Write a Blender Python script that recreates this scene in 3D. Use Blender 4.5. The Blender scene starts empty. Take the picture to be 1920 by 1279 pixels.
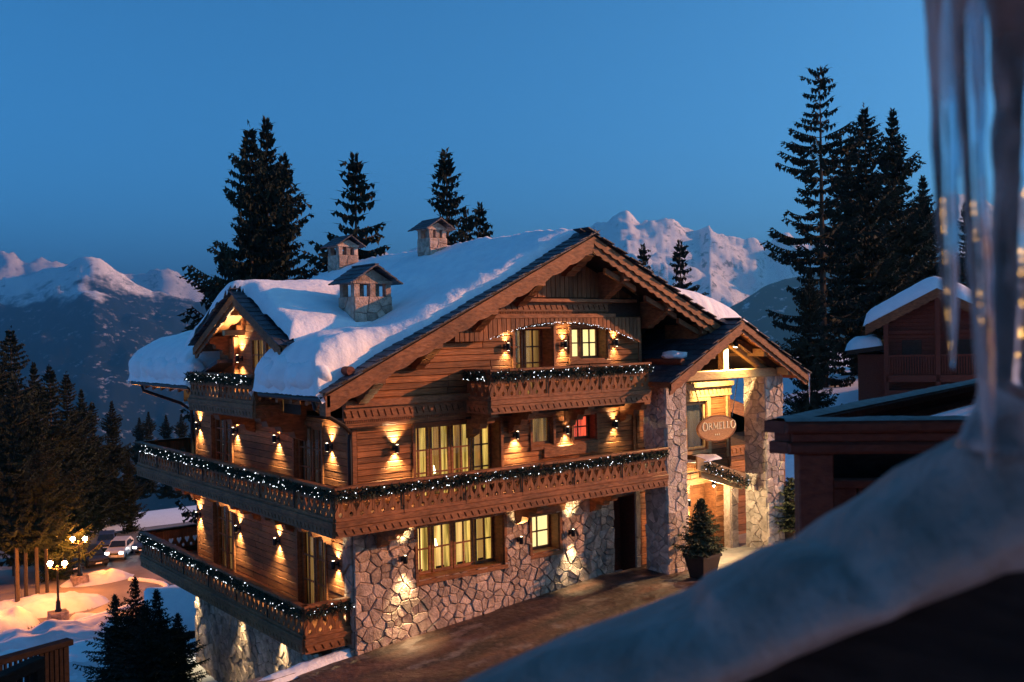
import bpy, math, random
from mathutils import Vector, Matrix, noise
random.seed(7)
S = bpy.context.scene
COL = S.collection
V = Vector

# ------------------------------------------------------------------ camera
def camera_axes(yaw=0.9100615, pitch=-0.0077164, roll=0.018972):
    f = V((math.cos(yaw)*math.cos(pitch), math.sin(yaw)*math.cos(pitch), math.sin(pitch)))
    r = f.cross(V((0, 0, 1))).normalized(); d = f.cross(r)
    c, s = math.cos(roll), math.sin(roll)
    return c*r + s*d, -s*r + c*d, f
CR, CD, CF = camera_axes()
CAM = V((-11.81, -21.77, 7.86))
cam_data = bpy.data.cameras.new('camera'); cam = bpy.data.objects.new('camera', cam_data); COL.objects.link(cam)
cam.matrix_world = Matrix(((CR.x, -CD.x, -CF.x, CAM.x), (CR.y, -CD.y, -CF.y, CAM.y), (CR.z, -CD.z, -CF.z, CAM.z), (0, 0, 0, 1)))
cam_data.sensor_width = 36; cam_data.lens = 34.72
cam_data.clip_start = 0.05; cam_data.clip_end = 60000
cam_data.dof.use_dof = True; cam_data.dof.focus_distance = 27; cam_data.dof.aperture_fstop = 2.6
S.camera = cam

# ------------------------------------------------------------------ sky and sun
SUN_DIR = V((1.78, -1.0, 0.55)).normalized()          # towards the sun
ELEV = math.asin(SUN_DIR.z); AZ = math.atan2(SUN_DIR.x, SUN_DIR.y)
world = bpy.data.worlds.new('World'); S.world = world; world.use_nodes = True
wn = world.node_tree.nodes; wl = world.node_tree.links
sky = wn.new('ShaderNodeTexSky'); sky.sky_type = 'NISHITA'; sky.sun_disc = False
sky.sun_elevation = ELEV; sky.sun_rotation = AZ; sky.altitude = 1800
sky.air_density = 0.65; sky.dust_density = 2.0; sky.ozone_density = 7.0
hs = wn.new('ShaderNodeHueSaturation'); hs.inputs['Saturation'].default_value = 1.04; hs.inputs['Hue'].default_value = 0.48
bg = wn['Background']; bg.inputs['Strength'].default_value = 0.128
wl.new(sky.outputs[0], hs.inputs['Color']); wl.new(hs.outputs[0], bg.inputs['Color'])
sun_data = bpy.data.lights.new('sun', 'SUN'); sun_data.energy = 5.0; sun_data.angle = math.radians(0.6)
sun_data.color = (1.0, 0.41, 0.17)
sun = bpy.data.objects.new('sun', sun_data); COL.objects.link(sun)
sun.rotation_euler = (-SUN_DIR).to_track_quat('-Z', 'Y').to_euler(); sun.location = (30, -20, 20)
S.view_settings.view_transform = 'Standard'; S.view_settings.look = 'None'
S.view_settings.gamma = 1; S.view_settings.exposure = 0.9; S.view_settings.use_curve_mapping = False
try:
    S.cycles.use_denoising = True; S.cycles.volume_step_rate = 4; S.cycles.max_bounces = 6
    S.cycles.volume_bounces = 0; S.cycles.transparent_max_bounces = 12; S.cycles.sample_clamp_indirect = 3
except Exception: pass

# ------------------------------------------------------------------ materials
def mat(name, col=(.5, .5, .5), rough=.8, col2=None, scale=(1, 1, 1), nscale=5, bump=0, bscale=None, vary=0, metal=0, emit=None, estr=0, detail=4, coord='Object', spec=.3, contrast=(.3, .7), stain=0):
    m = bpy.data.materials.new(name); m.use_nodes = True
    nt = m.node_tree; n = nt.nodes; l = nt.links; b = n['Principled BSDF']
    b.inputs['Base Color'].default_value = (*col, 1); b.inputs['Roughness'].default_value = rough
    b.inputs['Metallic'].default_value = metal; b.inputs['Specular IOR Level'].default_value = spec
    out = None
    if col2 or bump:
        tc = n.new('ShaderNodeTexCoord'); mp = n.new('ShaderNodeMapping'); mp.inputs['Scale'].default_value = scale
        l.new(tc.outputs[coord], mp.inputs['Vector'])
        nz = n.new('ShaderNodeTexNoise'); nz.inputs['Scale'].default_value = nscale; nz.inputs['Detail'].default_value = detail
        l.new(mp.outputs[0], nz.inputs['Vector'])
        if vary:   # each piece gets its own stretch of grain
            oi0 = n.new('ShaderNodeObjectInfo'); vm = n.new('ShaderNodeVectorMath'); vm.operation = 'ADD'
            sc = n.new('ShaderNodeVectorMath'); sc.operation = 'SCALE'; sc.inputs['Scale'].default_value = 37.0
            cx = n.new('ShaderNodeCombineXYZ')
            for k in range(3): l.new(oi0.outputs['Random'], cx.inputs[k])
            l.new(cx.outputs[0], sc.inputs[0]); l.new(mp.outputs[0], vm.inputs[0]); l.new(sc.outputs[0], vm.inputs[1]); l.new(vm.outputs[0], nz.inputs['Vector'])
    if col2:
        rp = n.new('ShaderNodeValToRGB'); rp.color_ramp.elements[0].color = (*col, 1); rp.color_ramp.elements[1].color = (*col2, 1)
        rp.color_ramp.elements[0].position = contrast[0]; rp.color_ramp.elements[1].position = contrast[1]
        l.new(nz.outputs['Fac'], rp.inputs['Fac']); out = rp.outputs['Color']
    if vary:
        oi = n.new('ShaderNodeObjectInfo'); mr = n.new('ShaderNodeMapRange')
        mr.inputs['To Min'].default_value = 1 - vary; mr.inputs['To Max'].default_value = 1 + vary
        l.new(oi.outputs['Random'], mr.inputs['Value'])
        mx = n.new('ShaderNodeMix'); mx.data_type = 'RGBA'; mx.blend_type = 'MULTIPLY'; mx.inputs['Factor'].default_value = 1
        if out: l.new(out, mx.inputs['A'])
        else: mx.inputs['A'].default_value = (*col, 1)
        l.new(mr.outputs[0], mx.inputs['B']); out = mx.outputs['Result']
    if stain and out:   # weathering: broad darker and bleached patches
        sn_ = n.new('ShaderNodeTexNoise'); sn_.inputs['Scale'].default_value = .9; sn_.inputs['Detail'].default_value = 7; sn_.inputs['Roughness'].default_value = .65; l.new(tc.outputs[coord], sn_.inputs['Vector'])
        sm = n.new('ShaderNodeMapRange'); sm.inputs['From Min'].default_value = .35; sm.inputs['From Max'].default_value = .65; sm.inputs['To Min'].default_value = 1 - stain; sm.inputs['To Max'].default_value = 1 + stain*.6; l.new(sn_.outputs['Fac'], sm.inputs['Value'])
        sx = n.new('ShaderNodeMix'); sx.data_type = 'RGBA'; sx.blend_type = 'MULTIPLY'; sx.inputs['Factor'].default_value = 1; l.new(out, sx.inputs['A']); l.new(sm.outputs[0], sx.inputs['B']); out = sx.outputs['Result']
    if out: l.new(out, b.inputs['Base Color'])
    if bump:
        bp = n.new('ShaderNodeBump'); bp.inputs['Strength'].default_value = bump; bp.inputs['Distance'].default_value = .05
        if bscale:
            nb = n.new('ShaderNodeTexNoise'); nb.inputs['Scale'].default_value = bscale; nb.inputs['Detail'].default_value = 5
            l.new(mp.outputs[0], nb.inputs['Vector']); l.new(nb.outputs['Fac'], bp.inputs['Height'])
        else: l.new(nz.outputs['Fac'], bp.inputs['Height'])
        l.new(bp.outputs[0], b.inputs['Normal'])
    if emit:
        b.inputs['Emission Color'].default_value = (*emit, 1); b.inputs['Emission Strength'].default_value = estr
    return m
M = {}
M['plank'] = mat('plank_wood', (.16, .056, .018), .6, (.40, .15, .05), (1.2, 1.2, 22), 2.2, .3, None, .38, stain=.4)
M['board'] = mat('board_wood', (.15, .055, .02), .6, (.34, .13, .048), (22, 22, 1.2), 2.2, .3, None, .32, stain=.4)
M['beam'] = mat('beam_wood', (.16, .058, .022), .58, (.34, .13, .05), (3, 3, 9), 2, .25, None, .12, stain=.35)
M['pale'] = mat('pale_wood', (.4, .25, .11), .55, (.55, .36, .17), (4, 4, 9), 2, .15, None, .08)
M['sign_wood'] = mat('sign_wood', (.42, .2, .07), .5, (.6, .32, .12), (4, 4, 12), 3, .1, None, 0)
M['shaded_wood'] = mat('shade_dark_wood', (.014, .01, .009), .7, (.026, .018, .015), (3, 3, 9), 3, .3, None, .15, spec=.04)  # near-black colour stands for the shade these boards sit in
M['red_wood'] = mat('red_wood', (.10, .022, .011), .6, (.17, .04, .02), (4, 4, 9), 3, .3, None, .1)
M['dark_wood'] = mat('dark_wood', (.035, .02, .014), .7, (.06, .034, .022), (3, 3, 9), 3, .3, None, .15)
M['stone'] = mat('stone', (.31, .22, .165), .85, (.62, .46, .36), (1, 1, 1), 6, .8, 22, .34, stain=.25)
M['pale_stone'] = mat('pale_stone', (.38, .31, .25), .85, (.68, .57, .47), (1, 1, 1), 6, .9, 20, .3)
M['mortar'] = mat('mortar', (.2, .155, .125), .95, (.31, .25, .205), (1, 1, 1), 14, .5)
M['slate'] = mat('slate', (.03, .035, .045), .5, (.075, .08, .095), (1, 1, 1), 9, .4, 20, .35)
M['snow'] = mat('snow', (.84, .85, .88), .75, (.93, .94, .95), (1, 1, 1), 2.5, .5, 9.0, 0, spec=.2)
M['snow_shaded'] = mat('shade_toned_snow', (.20, .15, .125), .6, (.32, .255, .225), (1, 1, 1), 6, .6, 14, 0)  # snow with the shade of the near house put into its colour
M['snow_rough'] = mat('trodden_snow', (.6, .6, .62), .8, (.85, .87, .9), (1, 1, 1), .6, .8, 2.2, 0, spec=.2)
M['asphalt'] = mat('driveway_asphalt', (.07, .042, .032), .6, (.23, .15, .115), (1, .55, 1), .55, .35, 9, 0, detail=8, contrast=(.36, .72))
def drive_mat():
    m = bpy.data.materials.new('wet_driveway'); m.use_nodes = True; nt = m.node_tree; n = nt.nodes; l = nt.links; b = n['Principled BSDF']
    tc = n.new('ShaderNodeTexCoord')
    def nz(scale, rot, sc, det=6):
        mp = n.new('ShaderNodeMapping'); mp.inputs['Scale'].default_value = scale; mp.inputs['Rotation'].default_value = (0, 0, rot); l.new(tc.outputs['Object'], mp.inputs[0])
        q = n.new('ShaderNodeTexNoise'); q.inputs['Scale'].default_value = sc; q.inputs['Detail'].default_value = det; l.new(mp.outputs[0], q.inputs['Vector']); return q.outputs['Fac']
    def ramp(x, a, c, ca, cb):
        r = n.new('ShaderNodeValToRGB'); r.color_ramp.elements[0].position = a; r.color_ramp.elements[1].position = c; r.color_ramp.elements[0].color = ca; r.color_ramp.elements[1].color = cb; l.new(x, r.inputs[0]); return r.outputs[0]
    def mix(f, a, c):
        q = n.new('ShaderNodeMix'); q.data_type = 'RGBA'; l.new(f, q.inputs['Factor'])
        for k, x in (('A', a), ('B', c)):
            if isinstance(x, tuple): q.inputs[k].default_value = x
            else: l.new(x, q.inputs[k])
        return q.outputs['Result']
    base = ramp(nz((1, 1, 1), 0, .5, 8), .35, .68, (.06, .027, .018, 1), (.19, .088, .056, 1))
    tracks = ramp(nz((.3, 1.25, 1), .16, 1.1, 8), .44, .62, (0, 0, 0, 1), (1, 1, 1, 1))
    grit = ramp(nz((1, 1, 1), 0, 14, 4), .5, .7, (0, 0, 0, 1), (1, 1, 1, 1))
    c = mix(tracks, base, (.042, .024, .018, 1))
    slush = ramp(nz((.7, 1.1, 1), .2, 1.4, 12), .57, .66, (0, 0, 0, 1), (.75, .75, .75, 1))
    c = mix(slush, c, (.24, .175, .145, 1)); 
    g = n.new('ShaderNodeMath'); g.operation = 'MULTIPLY'; l.new(grit, g.inputs[0]); g.inputs[1].default_value = .35
    l.new(mix(g.outputs[0], c, (.2, .14, .11, 1)), b.inputs['Base Color'])
    rr = n.new('ShaderNodeMapRange'); rr.inputs['To Min'].default_value = .28; rr.inputs['To Max'].default_value = .75; l.new(nz((.8, 1.1, 1), .1, 1.3, 9), rr.inputs[0]); rr.inputs['From Min'].default_value = .35; rr.inputs['From Max'].default_value = .62; l.new(rr.outputs[0], b.inputs['Roughness'])
    bp = n.new('ShaderNodeBump'); bp.inputs['Strength'].default_value = .9; bp.inputs['Distance'].default_value = .05; l.new(nz((1, 1, 1), 0, 5, 12), bp.inputs['Height']); l.new(bp.outputs[0], b.inputs['Normal'])
    return m
M['asphalt'] = drive_mat()
M['paving'] = mat('paving', (.3, .26, .21), .8, (.42, .37, .3), (1, 1, 1), 4, .2, None, .12)
M['street'] = mat('street_snow', (.10, .085, .075), .55, (.34, .29, .26), (1, 1, 1), .22, .3, 1.5, detail=8)
M['metal'] = mat('dark_metal', (.025, .025, .028), .4, metal=.7)
M['zinc'] = mat('gutter_metal', (.05, .045, .045), .4, metal=.6)
M['needle'] = mat('needles', (.008, .014, .009), .9, (.02, .03, .018), (1, 1, 1), 1.3, 0, None, .2)
M['needle_warm'] = mat('potted_needles', (.045, .055, .025), .8, (.085, .09, .045), (1, 1, 1), 3, 0)
M['bark'] = mat('bark', (.05, .036, .026), .9, (.1, .075, .055), (6, 6, 1), 4, .5)
M['garland'] = mat('garland_needles', (.018, .03, .018), .7, (.04, .06, .035), (1, 1, 1), 9)
M['pot'] = mat('planter', (.03, .022, .02), .5, (.05, .035, .03), (1, 1, 1), 5, .1)
M['earth'] = mat('earth', (.05, .035, .02), .95)
M['letters'] = mat('carved_letters', (.9, .78, .52), .5)
M['chain'] = mat('chain', (.3, .28, .25), .4, metal=.8)
M['carpaint'] = mat('white_car_paint', (.55, .55, .58), .3, spec=.5)
M['cardark'] = mat('dark_car_paint', (.035, .035, .045), .3, spec=.5)
M['carblue'] = mat('blue_car_paint', (.05, .07, .14), .3, spec=.5)
M['carglass'] = mat('car_glass', (.015, .017, .02), .08, spec=.6)
M['tyre'] = mat('tyre', (.02, .02, .02), .9)
M['fairy'] = mat('fairy_light', (1, .95, .9), .5, emit=(.86, .93, 1), estr=3.2)
M['fairy'].cycles.emission_sampling = 'NONE'
M['bulb'] = mat('lamp_bulb', (1, .9, .7), .5, emit=(1, .78, .45), estr=7)
M['bulb'].cycles.emission_sampling = 'NONE'
M['sodium'] = mat('sodium_globe', (1, .7, .4), .5, emit=(1, .29, .04), estr=900)
M['headlight'] = mat('headlight', (1, 1, 1), .3, emit=(1, .95, .85), estr=9)
M['taillight'] = mat('tail_light', (.5, .02, .02), .3, emit=(1, .08, .04), estr=.6)
M['mullion'] = M['beam']
def glass_mat():
    m = bpy.data.materials.new('window_glass'); m.use_nodes = True; nt = m.node_tree; n = nt.nodes; l = nt.links
    n.remove(n['Principled BSDF']); o = n['Material Output']
    t = n.new('ShaderNodeBsdfTransparent'); g = n.new('ShaderNodeBsdfGlossy'); g.inputs['Roughness'].default_value = .03
    f = n.new('ShaderNodeFresnel'); f.inputs['IOR'].default_value = 1.5
    mx = n.new('ShaderNodeMixShader'); ge = n.new('ShaderNodeNewGeometry'); sb = n.new('ShaderNodeMath'); sb.operation = 'MULTIPLY_ADD'; sb.inputs[1].default_value = -1; sb.inputs[2].default_value = 1
    ml = n.new('ShaderNodeMath'); ml.operation = 'MULTIPLY'; l.new(ge.outputs['Backfacing'], sb.inputs[0]); l.new(sb.outputs[0], ml.inputs[0]); l.new(f.outputs[0], ml.inputs[1])   # the inner face of the pane adds no mirror of its own
    l.new(ml.outputs[0], mx.inputs[0]); l.new(t.outputs[0], mx.inputs[1]); l.new(g.outputs[0], mx.inputs[2])
    l.new(mx.outputs[0], o.inputs[0]); return m
M['glass'] = glass_mat()
def curtain_mat(name, c1, c2, strength, folds=26):
    m = bpy.data.materials.new(name); m.use_nodes = True; nt = m.node_tree; n = nt.nodes; l = nt.links; b = n['Principled BSDF']
    tc = n.new('ShaderNodeTexCoord'); mp = n.new('ShaderNodeMapping'); mp.inputs['Scale'].default_value = (1, 1, .06)
    nz = n.new('ShaderNodeTexNoise'); nz.inputs['Scale'].default_value = folds * .45; nz.inputs['Detail'].default_value = 3
    rp = n.new('ShaderNodeValToRGB'); rp.color_ramp.elements[0].color = (*c1, 1); rp.color_ramp.elements[1].color = (*c2, 1)
    rp.color_ramp.elements[0].position = .38; rp.color_ramp.elements[1].position = .62
    l.new(tc.outputs['Object'], mp.inputs[0]); l.new(mp.outputs[0], nz.inputs['Vector']); l.new(nz.outputs['Fac'], rp.inputs[0])
    l.new(rp.outputs[0], b.inputs['Base Color']); l.new(rp.outputs[0], b.inputs['Emission Color']); b.inputs['Emission Strength'].default_value = strength
    b.inputs['Roughness'].default_value = .9
    return m
M['cur_yellow'] = curtain_mat('lit_yellow_curtain', (.42, .3, .05), (.95, .82, .28), 1.3)
M['cur_green'] = curtain_mat('lit_olive_curtain', (.17, .11, .018), (.72, .5, .12), .6)
M['cur_plain'] = curtain_mat('lit_plain_blind', (.8, .7, .28), (.92, .76, .33), .72, 4)
M['cur_room'] = curtain_mat('lit_room', (.22, .12, .03), (.85, .58, .2), .85, 6)
M['room_lamp'] = mat('room_lamp_shade', (1, .9, .6), .8, emit=(1, .82, .45), estr=4.5)
M['room_lamp'].cycles.emission_sampling = 'NONE'
M['cur_red'] = curtain_mat('lit_red_curtain', (.3, .03, .015), (.85, .11, .05), .8)
M['cur_dim'] = curtain_mat('dim_room', (.02, .011, .004), (.36, .19, .05), .5, 9)
M['cur_dark'] = curtain_mat('dark_room', (.006, .005, .006), (.03, .022, .018), .5, 7)
def ice_mat():
    m = bpy.data.materials.new('ice'); m.use_nodes = True; nt = m.node_tree; n = nt.nodes; l = nt.links; b = n['Principled BSDF']
    b.inputs['Base Color'].default_value = (.9, .92, .96, 1); b.inputs['Roughness'].default_value = .06; b.inputs['IOR'].default_value = 1.31
    b.inputs['Transmission Weight'].default_value = 1
    tc = n.new('ShaderNodeTexCoord'); mp = n.new('ShaderNodeMapping'); mp.inputs['Scale'].default_value = (1, 1, .35)
    nz = n.new('ShaderNodeTexNoise'); nz.inputs['Scale'].default_value = 16; nz.inputs['Detail'].default_value = 2
    bp = n.new('ShaderNodeBump'); bp.inputs['Strength'].default_value = .5; bp.inputs['Distance'].default_value = .01
    l.new(tc.outputs['Object'], mp.inputs[0]); l.new(mp.outputs[0], nz.inputs['Vector']); l.new(nz.outputs['Fac'], bp.inputs['Height']); l.new(bp.outputs[0], b.inputs['Normal'])
    d = n.new('ShaderNodeBsdfDiffuse'); d.inputs['Color'].default_value = (.75, .57, .52, 1)
    nz2 = n.new('ShaderNodeTexNoise'); nz2.inputs['Scale'].default_value = 14; l.new(mp.outputs[0], nz2.inputs['Vector'])
    rp = n.new('ShaderNodeValToRGB'); rp.color_ramp.elements[0].position = .42; rp.color_ramp.elements[1].position = .62
    rp.color_ramp.elements[0].color = (.03, .03, .03, 1); rp.color_ramp.elements[1].color = (.5, .5, .5, 1)
    l.new(nz2.outputs['Fac'], rp.inputs[0])
    mx = n.new('ShaderNodeMixShader'); l.new(rp.outputs[0], mx.inputs[0]); l.new(b.outputs[0], mx.inputs[1]); l.new(d.outputs[0], mx.inputs[2])
    l.new(mx.outputs[0], n['Material Output'].inputs[0]); return m
M['ice'] = ice_mat()
def mountain_mat(name, snowline, treeline, rock_amt):
    """snow on the flatter high ground, rock where steep, forest below the tree line with snow chutes"""
    m = bpy.data.materials.new(name); m.use_nodes = True; nt = m.node_tree; n = nt.nodes; l = nt.links; b = n['Principled BSDF']
    b.inputs['Roughness'].default_value = .9; b.inputs['Specular IOR Level'].default_value = .1
    ge = n.new('ShaderNodeNewGeometry'); sp = n.new('ShaderNodeSeparateXYZ'); l.new(ge.outputs['Position'], sp.inputs[0])
    sn = n.new('ShaderNodeSeparateXYZ'); l.new(ge.outputs['Normal'], sn.inputs[0])
    n1 = n.new('ShaderNodeTexNoise'); n1.inputs['Scale'].default_value = .004; n1.inputs['Detail'].default_value = 9; n1.inputs['Roughness'].default_value = .65
    l.new(ge.outputs['Position'], n1.inputs['Vector'])
    n2 = n.new('ShaderNodeTexNoise'); n2.inputs['Scale'].default_value = .018; n2.inputs['Detail'].default_value = 8; n2.inputs['Roughness'].default_value = .7
    l.new(ge.outputs['Position'], n2.inputs['Vector'])
    def mth(op, a, bb, c=None):
        q = n.new('ShaderNodeMath'); q.operation = op
        for k, x in enumerate((a, bb, c)):
            if x is None: continue
            if isinstance(x, (int, float)): q.inputs[k].default_value = x
            else: l.new(x, q.inputs[k])
        return q.outputs[0]
    def ramp(x, a, bb):
        q = n.new('ShaderNodeMapRange'); q.interpolation_type = 'SMOOTHSTEP'; q.inputs['From Min'].default_value = a; q.inputs['From Max'].default_value = bb
        l.new(x, q.inputs['Value']); return q.outputs[0]
    steep = mth('SUBTRACT', 1.0, sn.outputs['Z'])
    rk = ramp(mth('ADD', mth('MULTIPLY', steep, .55), mth('MULTIPLY', n2.outputs['Fac'], 1.0)), .78 - rock_amt, .92 - rock_amt)
    mixr = n.new('ShaderNodeMix'); mixr.data_type = 'RGBA'; mixr.inputs['A'].default_value = (.9, .91, .93, 1); mixr.inputs['B'].default_value = (.13, .12, .12, 1)
    l.new(rk, mixr.inputs['Factor'])
    # forest
    h = mth('ADD', sp.outputs['Z'], mth('MULTIPLY', mth('SUBTRACT', n1.outputs['Fac'], .5), 900.0))
    fo = ramp(h, snowline, treeline)
    gl = ramp(n2.outputs['Fac'], .57, .65)
    fo2 = mth('MULTIPLY', fo, mth('SUBTRACT', 1.0, mth('MULTIPLY', gl, .6)))
    mixf = n.new('ShaderNodeMix'); mixf.data_type = 'RGBA'; mixf.inputs['B'].default_value = (.013, .022, .026, 1)
    l.new(mixr.outputs['Result'], mixf.inputs['A']); l.new(fo2, mixf.inputs['Factor'])
    l.new(mixf.outputs['Result'], b.inputs['Base Color'])
    return m

# ------------------------------------------------------------------ mesh helpers
class Frame:
    """a wall plane: along (a), up (b), out of the wall (d)"""
    def __init__(s, o, u, v, n): s.o, s.u, s.v, s.n = V(o), V(u), V(v), V(n)
    def p(s, a, b, d=0): return s.o + s.u*a + s.v*b + s.n*d
FRONT = Frame((0, 0, 0), (1, 0, 0), (0, 0, 1), (0, -1, 0))
SIDE = Frame((0, 0, 0), (0, 1, 0), (0, 0, 1), (-1, 0, 0))
WORLD = Frame((0, 0, 0), (1, 0, 0), (0, 1, 0), (0, 0, 1))
class MB:
    def __init__(s): s.v = []; s.f = []
    def add(s, vs, fs):
        k = len(s.v); s.v += [tuple(x) for x in vs]; s.f += [tuple(i + k for i in f) for f in fs]; return s
    def box(s, fr, a0, a1, b0, b1, d0, d1):
        s.add([fr.p(a, b, d) for d in (d0, d1) for (a, b) in ((a0, b0), (a1, b0), (a1, b1), (a0, b1))],
              [(3, 2, 1, 0), (4, 5, 6, 7), (0, 1, 5, 4), (1, 2, 6, 5), (2, 3, 7, 6), (3, 0, 4, 7)]); return s
    def wbox(s, x0, x1, y0, y1, z0, z1): return s.box(WORLD, x0, x1, y0, y1, z0, z1)
    def cbox(s, fr, a0, a1, b0, b1, d0, d1, c=.01):
        """box with chamfered front edges"""
        r = [(a0, b0), (a1, b0), (a1, b1), (a0, b1)]; i = [(a0 + c, b0 + c), (a1 - c, b0 + c), (a1 - c, b1 - c), (a0 + c, b1 - c)]
        vs = [fr.p(a, b, d0) for a, b in r] + [fr.p(a, b, d1 - c) for a, b in r] + [fr.p(a, b, d1) for a, b in i]
        fs = [(8, 9, 10, 11)]
        for k in range(4):
            j = (k + 1) % 4; fs += [(k, j, 4 + j, 4 + k), (4 + k, 4 + j, 8 + j, 8 + k)]
        s.add(vs, fs); return s
    def prism(s, fr, poly, d0, d1):
        n = len(poly); vs = [fr.p(a, b, d0) for a, b in poly] + [fr.p(a, b, d1) for a, b in poly]
        s.add(vs, [tuple(range(n))[::-1], tuple(range(n, 2*n))] + [(k, (k+1) % n, n + (k+1) % n, n + k) for k in range(n)]); return s
    def tube(s, pts, rad, seg=8, cap=True):
        pts = [V(p) for p in pts]; n = len(pts)
        if not isinstance(rad, (list, tuple)): rad = [rad]*n
        rings = []
        for i, p in enumerate(pts):
            t = (pts[min(i+1, n-1)] - pts[max(i-1, 0)]).normalized()
            x = t.cross(V((0, 0, 1)) if abs(t.z) < .95 else V((1, 0, 0))).normalized(); y = t.cross(x)
            rings.append([p + (x*math.cos(2*math.pi*k/seg) + y*math.sin(2*math.pi*k/seg))*rad[i] for k in range(seg)])
        vs = [q for r in rings for q in r]; fs = []
        for i in range(n-1):
            for k in range(seg):
                j = (k+1) % seg; fs.append((i*seg+k, i*seg+j, (i+1)*seg+j, (i+1)*seg+k))
        if cap: fs += [tuple(range(seg))[::-1], tuple((n-1)*seg + k for k in range(seg))]
        s.add(vs, fs); return s
    def lathe(s, base, prof, seg=12):
        return s.tube([V(base) + V((0, 0, z)) for r, z in prof], [max(r, .001) for r, z in prof], seg)
    def ball(s, c, r, seg=8, rings=5, sz=1):
        c = V(c); return s.tube([c + V((0, 0, -r*sz*math.cos(math.pi*i/(rings)))) for i in range(rings+1)], [max(.001, r*math.sin(math.pi*i/rings)) for i in range(rings+1)], seg)
    def build(s, name, m, parent=None, smooth=False, kind=None, label=None):
        me = bpy.data.meshes.new(name); me.from_pydata(s.v, [], s.f); me.update()
        if m: me.materials.append(M[m] if isinstance(m, str) else m)
        if smooth: me.polygons.foreach_set('use_smooth', [True]*len(me.polygons))
        return link(name, me, parent, kind, label)
def link(name, me, parent=None, kind=None, label=None):
    o = bpy.data.objects.new(name, me); COL.objects.link(o)
    if parent:
        o.parent = parent
        if parent.parent is None and parent.type == 'EMPTY': o.matrix_parent_inverse = Matrix.LocRotScale(parent.location, parent.rotation_euler, parent.scale).inverted()
    if kind: o['kind'] = kind
    if label: o['label'] = label
    return o
def tag(o, label, cat, group=None):
    o['label'] = label; o['category'] = cat
    if group: o['group'] = group
    return o
def thing(name, label, cat, loc, group=None):
    o = bpy.data.objects.new(name, None); COL.objects.link(o); o.location = loc; o.empty_display_size = .3
    return tag(o, label, cat, group)
def box(name, fr, a0, a1, b0, b1, d0, d1, m, parent=None, c=.01):
    return MB().cbox(fr, a0, a1, b0, b1, d0, d1, c).build(name, m, parent)
def copy_tree(o, parent=None):
    c = o.copy(); COL.objects.link(c)
    if parent: c.parent = parent
    for ch in list(o.children): copy_tree(ch, c)
    return c
def sub_iv(iv, cut):
    out = []
    for a, b in iv:
        if cut[1] <= a or cut[0] >= b: out.append((a, b)); continue
        if cut[0] - a > .04: out.append((a, cut[0]))
        if b - cut[1] > .04: out.append((cut[1], b))
    return out
def wall_backing(name, fr, a0, a1, b0, b1, openings, m, parent, d=0):
    A = sorted({a0, a1, *[x for o in openings for x in o[:2] if a0 < x < a1]}); B = sorted({b0, b1, *[x for o in openings for x in o[2:4] if b0 < x < b1]})
    mb = MB()
    for i in range(len(A)-1):
        for j in range(len(B)-1):
            ca, cb = (A[i]+A[i+1])/2, (B[j]+B[j+1])/2
            if any(o[0] < ca < o[1] and o[2] < cb < o[3] for o in openings): continue
            mb.add([fr.p(A[i], B[j], d), fr.p(A[i+1], B[j], d), fr.p(A[i+1], B[j+1], d), fr.p(A[i], B[j+1], d)], [(0, 1, 2, 3)])
    return mb.build(name, m, parent)
def planks(fr, a0, a1, b0, b1, pitch, openings, parent, d=0, th=.035, limit=None, m='plank', joint=3.4):
    n = max(1, round((b1-b0)/pitch)); p = (b1-b0)/n
    for k in range(n):
        z0, z1 = b0 + k*p, b0 + (k+1)*p
        lo, hi = a0, a1
        if limit: lo2, hi2 = limit(z1); lo, hi = max(lo, lo2), min(hi, hi2)
        if hi - lo < .1: continue
        iv = [(lo, hi)]
        for o in openings:
            if o[2] < (z0+z1)/2 < o[3]: iv = sub_iv(iv, o)
        for s, e in iv:
            q = s
            while q < e - .03:
                t = min(e, q + joint*random.uniform(.6, 1.3))
                if e - t < .5: t = e
                dd = random.uniform(-.004, .006)
                MB().cbox(fr, q + .002, t - .002, z0 + .006, z1 - .004, d, d + th + dd, .012).build('plank', m, parent)
                q = t
def vboards(fr, a0, a1, bot, top, w, parent, d=0, th=.035, m='board', name='board'):
    n = max(1, round((a1-a0)/w)); p = (a1-a0)/n
    for k in range(n):
        a, e = a0 + k*p, a0 + (k+1)*p
        t0, t1, s0, s1 = top(a), top(e), bot(a), bot(e)
        if min(t0 - s0, t1 - s1) < .03: continue
        c = .012; dd = d + th + random.uniform(-.004, .006)
        r = [(a+.003, s0), (e-.003, s1), (e-.003, t1), (a+.003, t0)]; i = [(a+.003+c, s0+c), (e-.003-c, s1+c), (e-.003-c, t1-c), (a+.003+c, t0-c)]
        vs = [fr.p(x, y, d) for x, y in r] + [fr.p(x, y, dd-c) for x, y in r] + [fr.p(x, y, dd) for x, y in i]; fs = [(8, 9, 10, 11)]
        for q in range(4):
            j = (q+1) % 4; fs += [(q, j, 4+j, 4+q), (4+q, 4+j, 8+j, 8+q)]
        MB().add(vs, fs).build(name, m, parent)
def clip(poly, nx, ny, c):
    """keep nx*x+ny*y <= c"""
    out = []
    for i in range(len(poly)):
        p, q = poly[i], poly[(i+1) % len(poly)]; fp, fq = nx*p[0]+ny*p[1]-c, nx*q[0]+ny*q[1]-c
        if fp <= 0: out.append(p)
        if (fp < 0 < fq) or (fq < 0 < fp):
            t = fp/(fp-fq); out.append((p[0]+t*(q[0]-p[0]), p[1]+t*(q[1]-p[1])))
    return out
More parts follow.
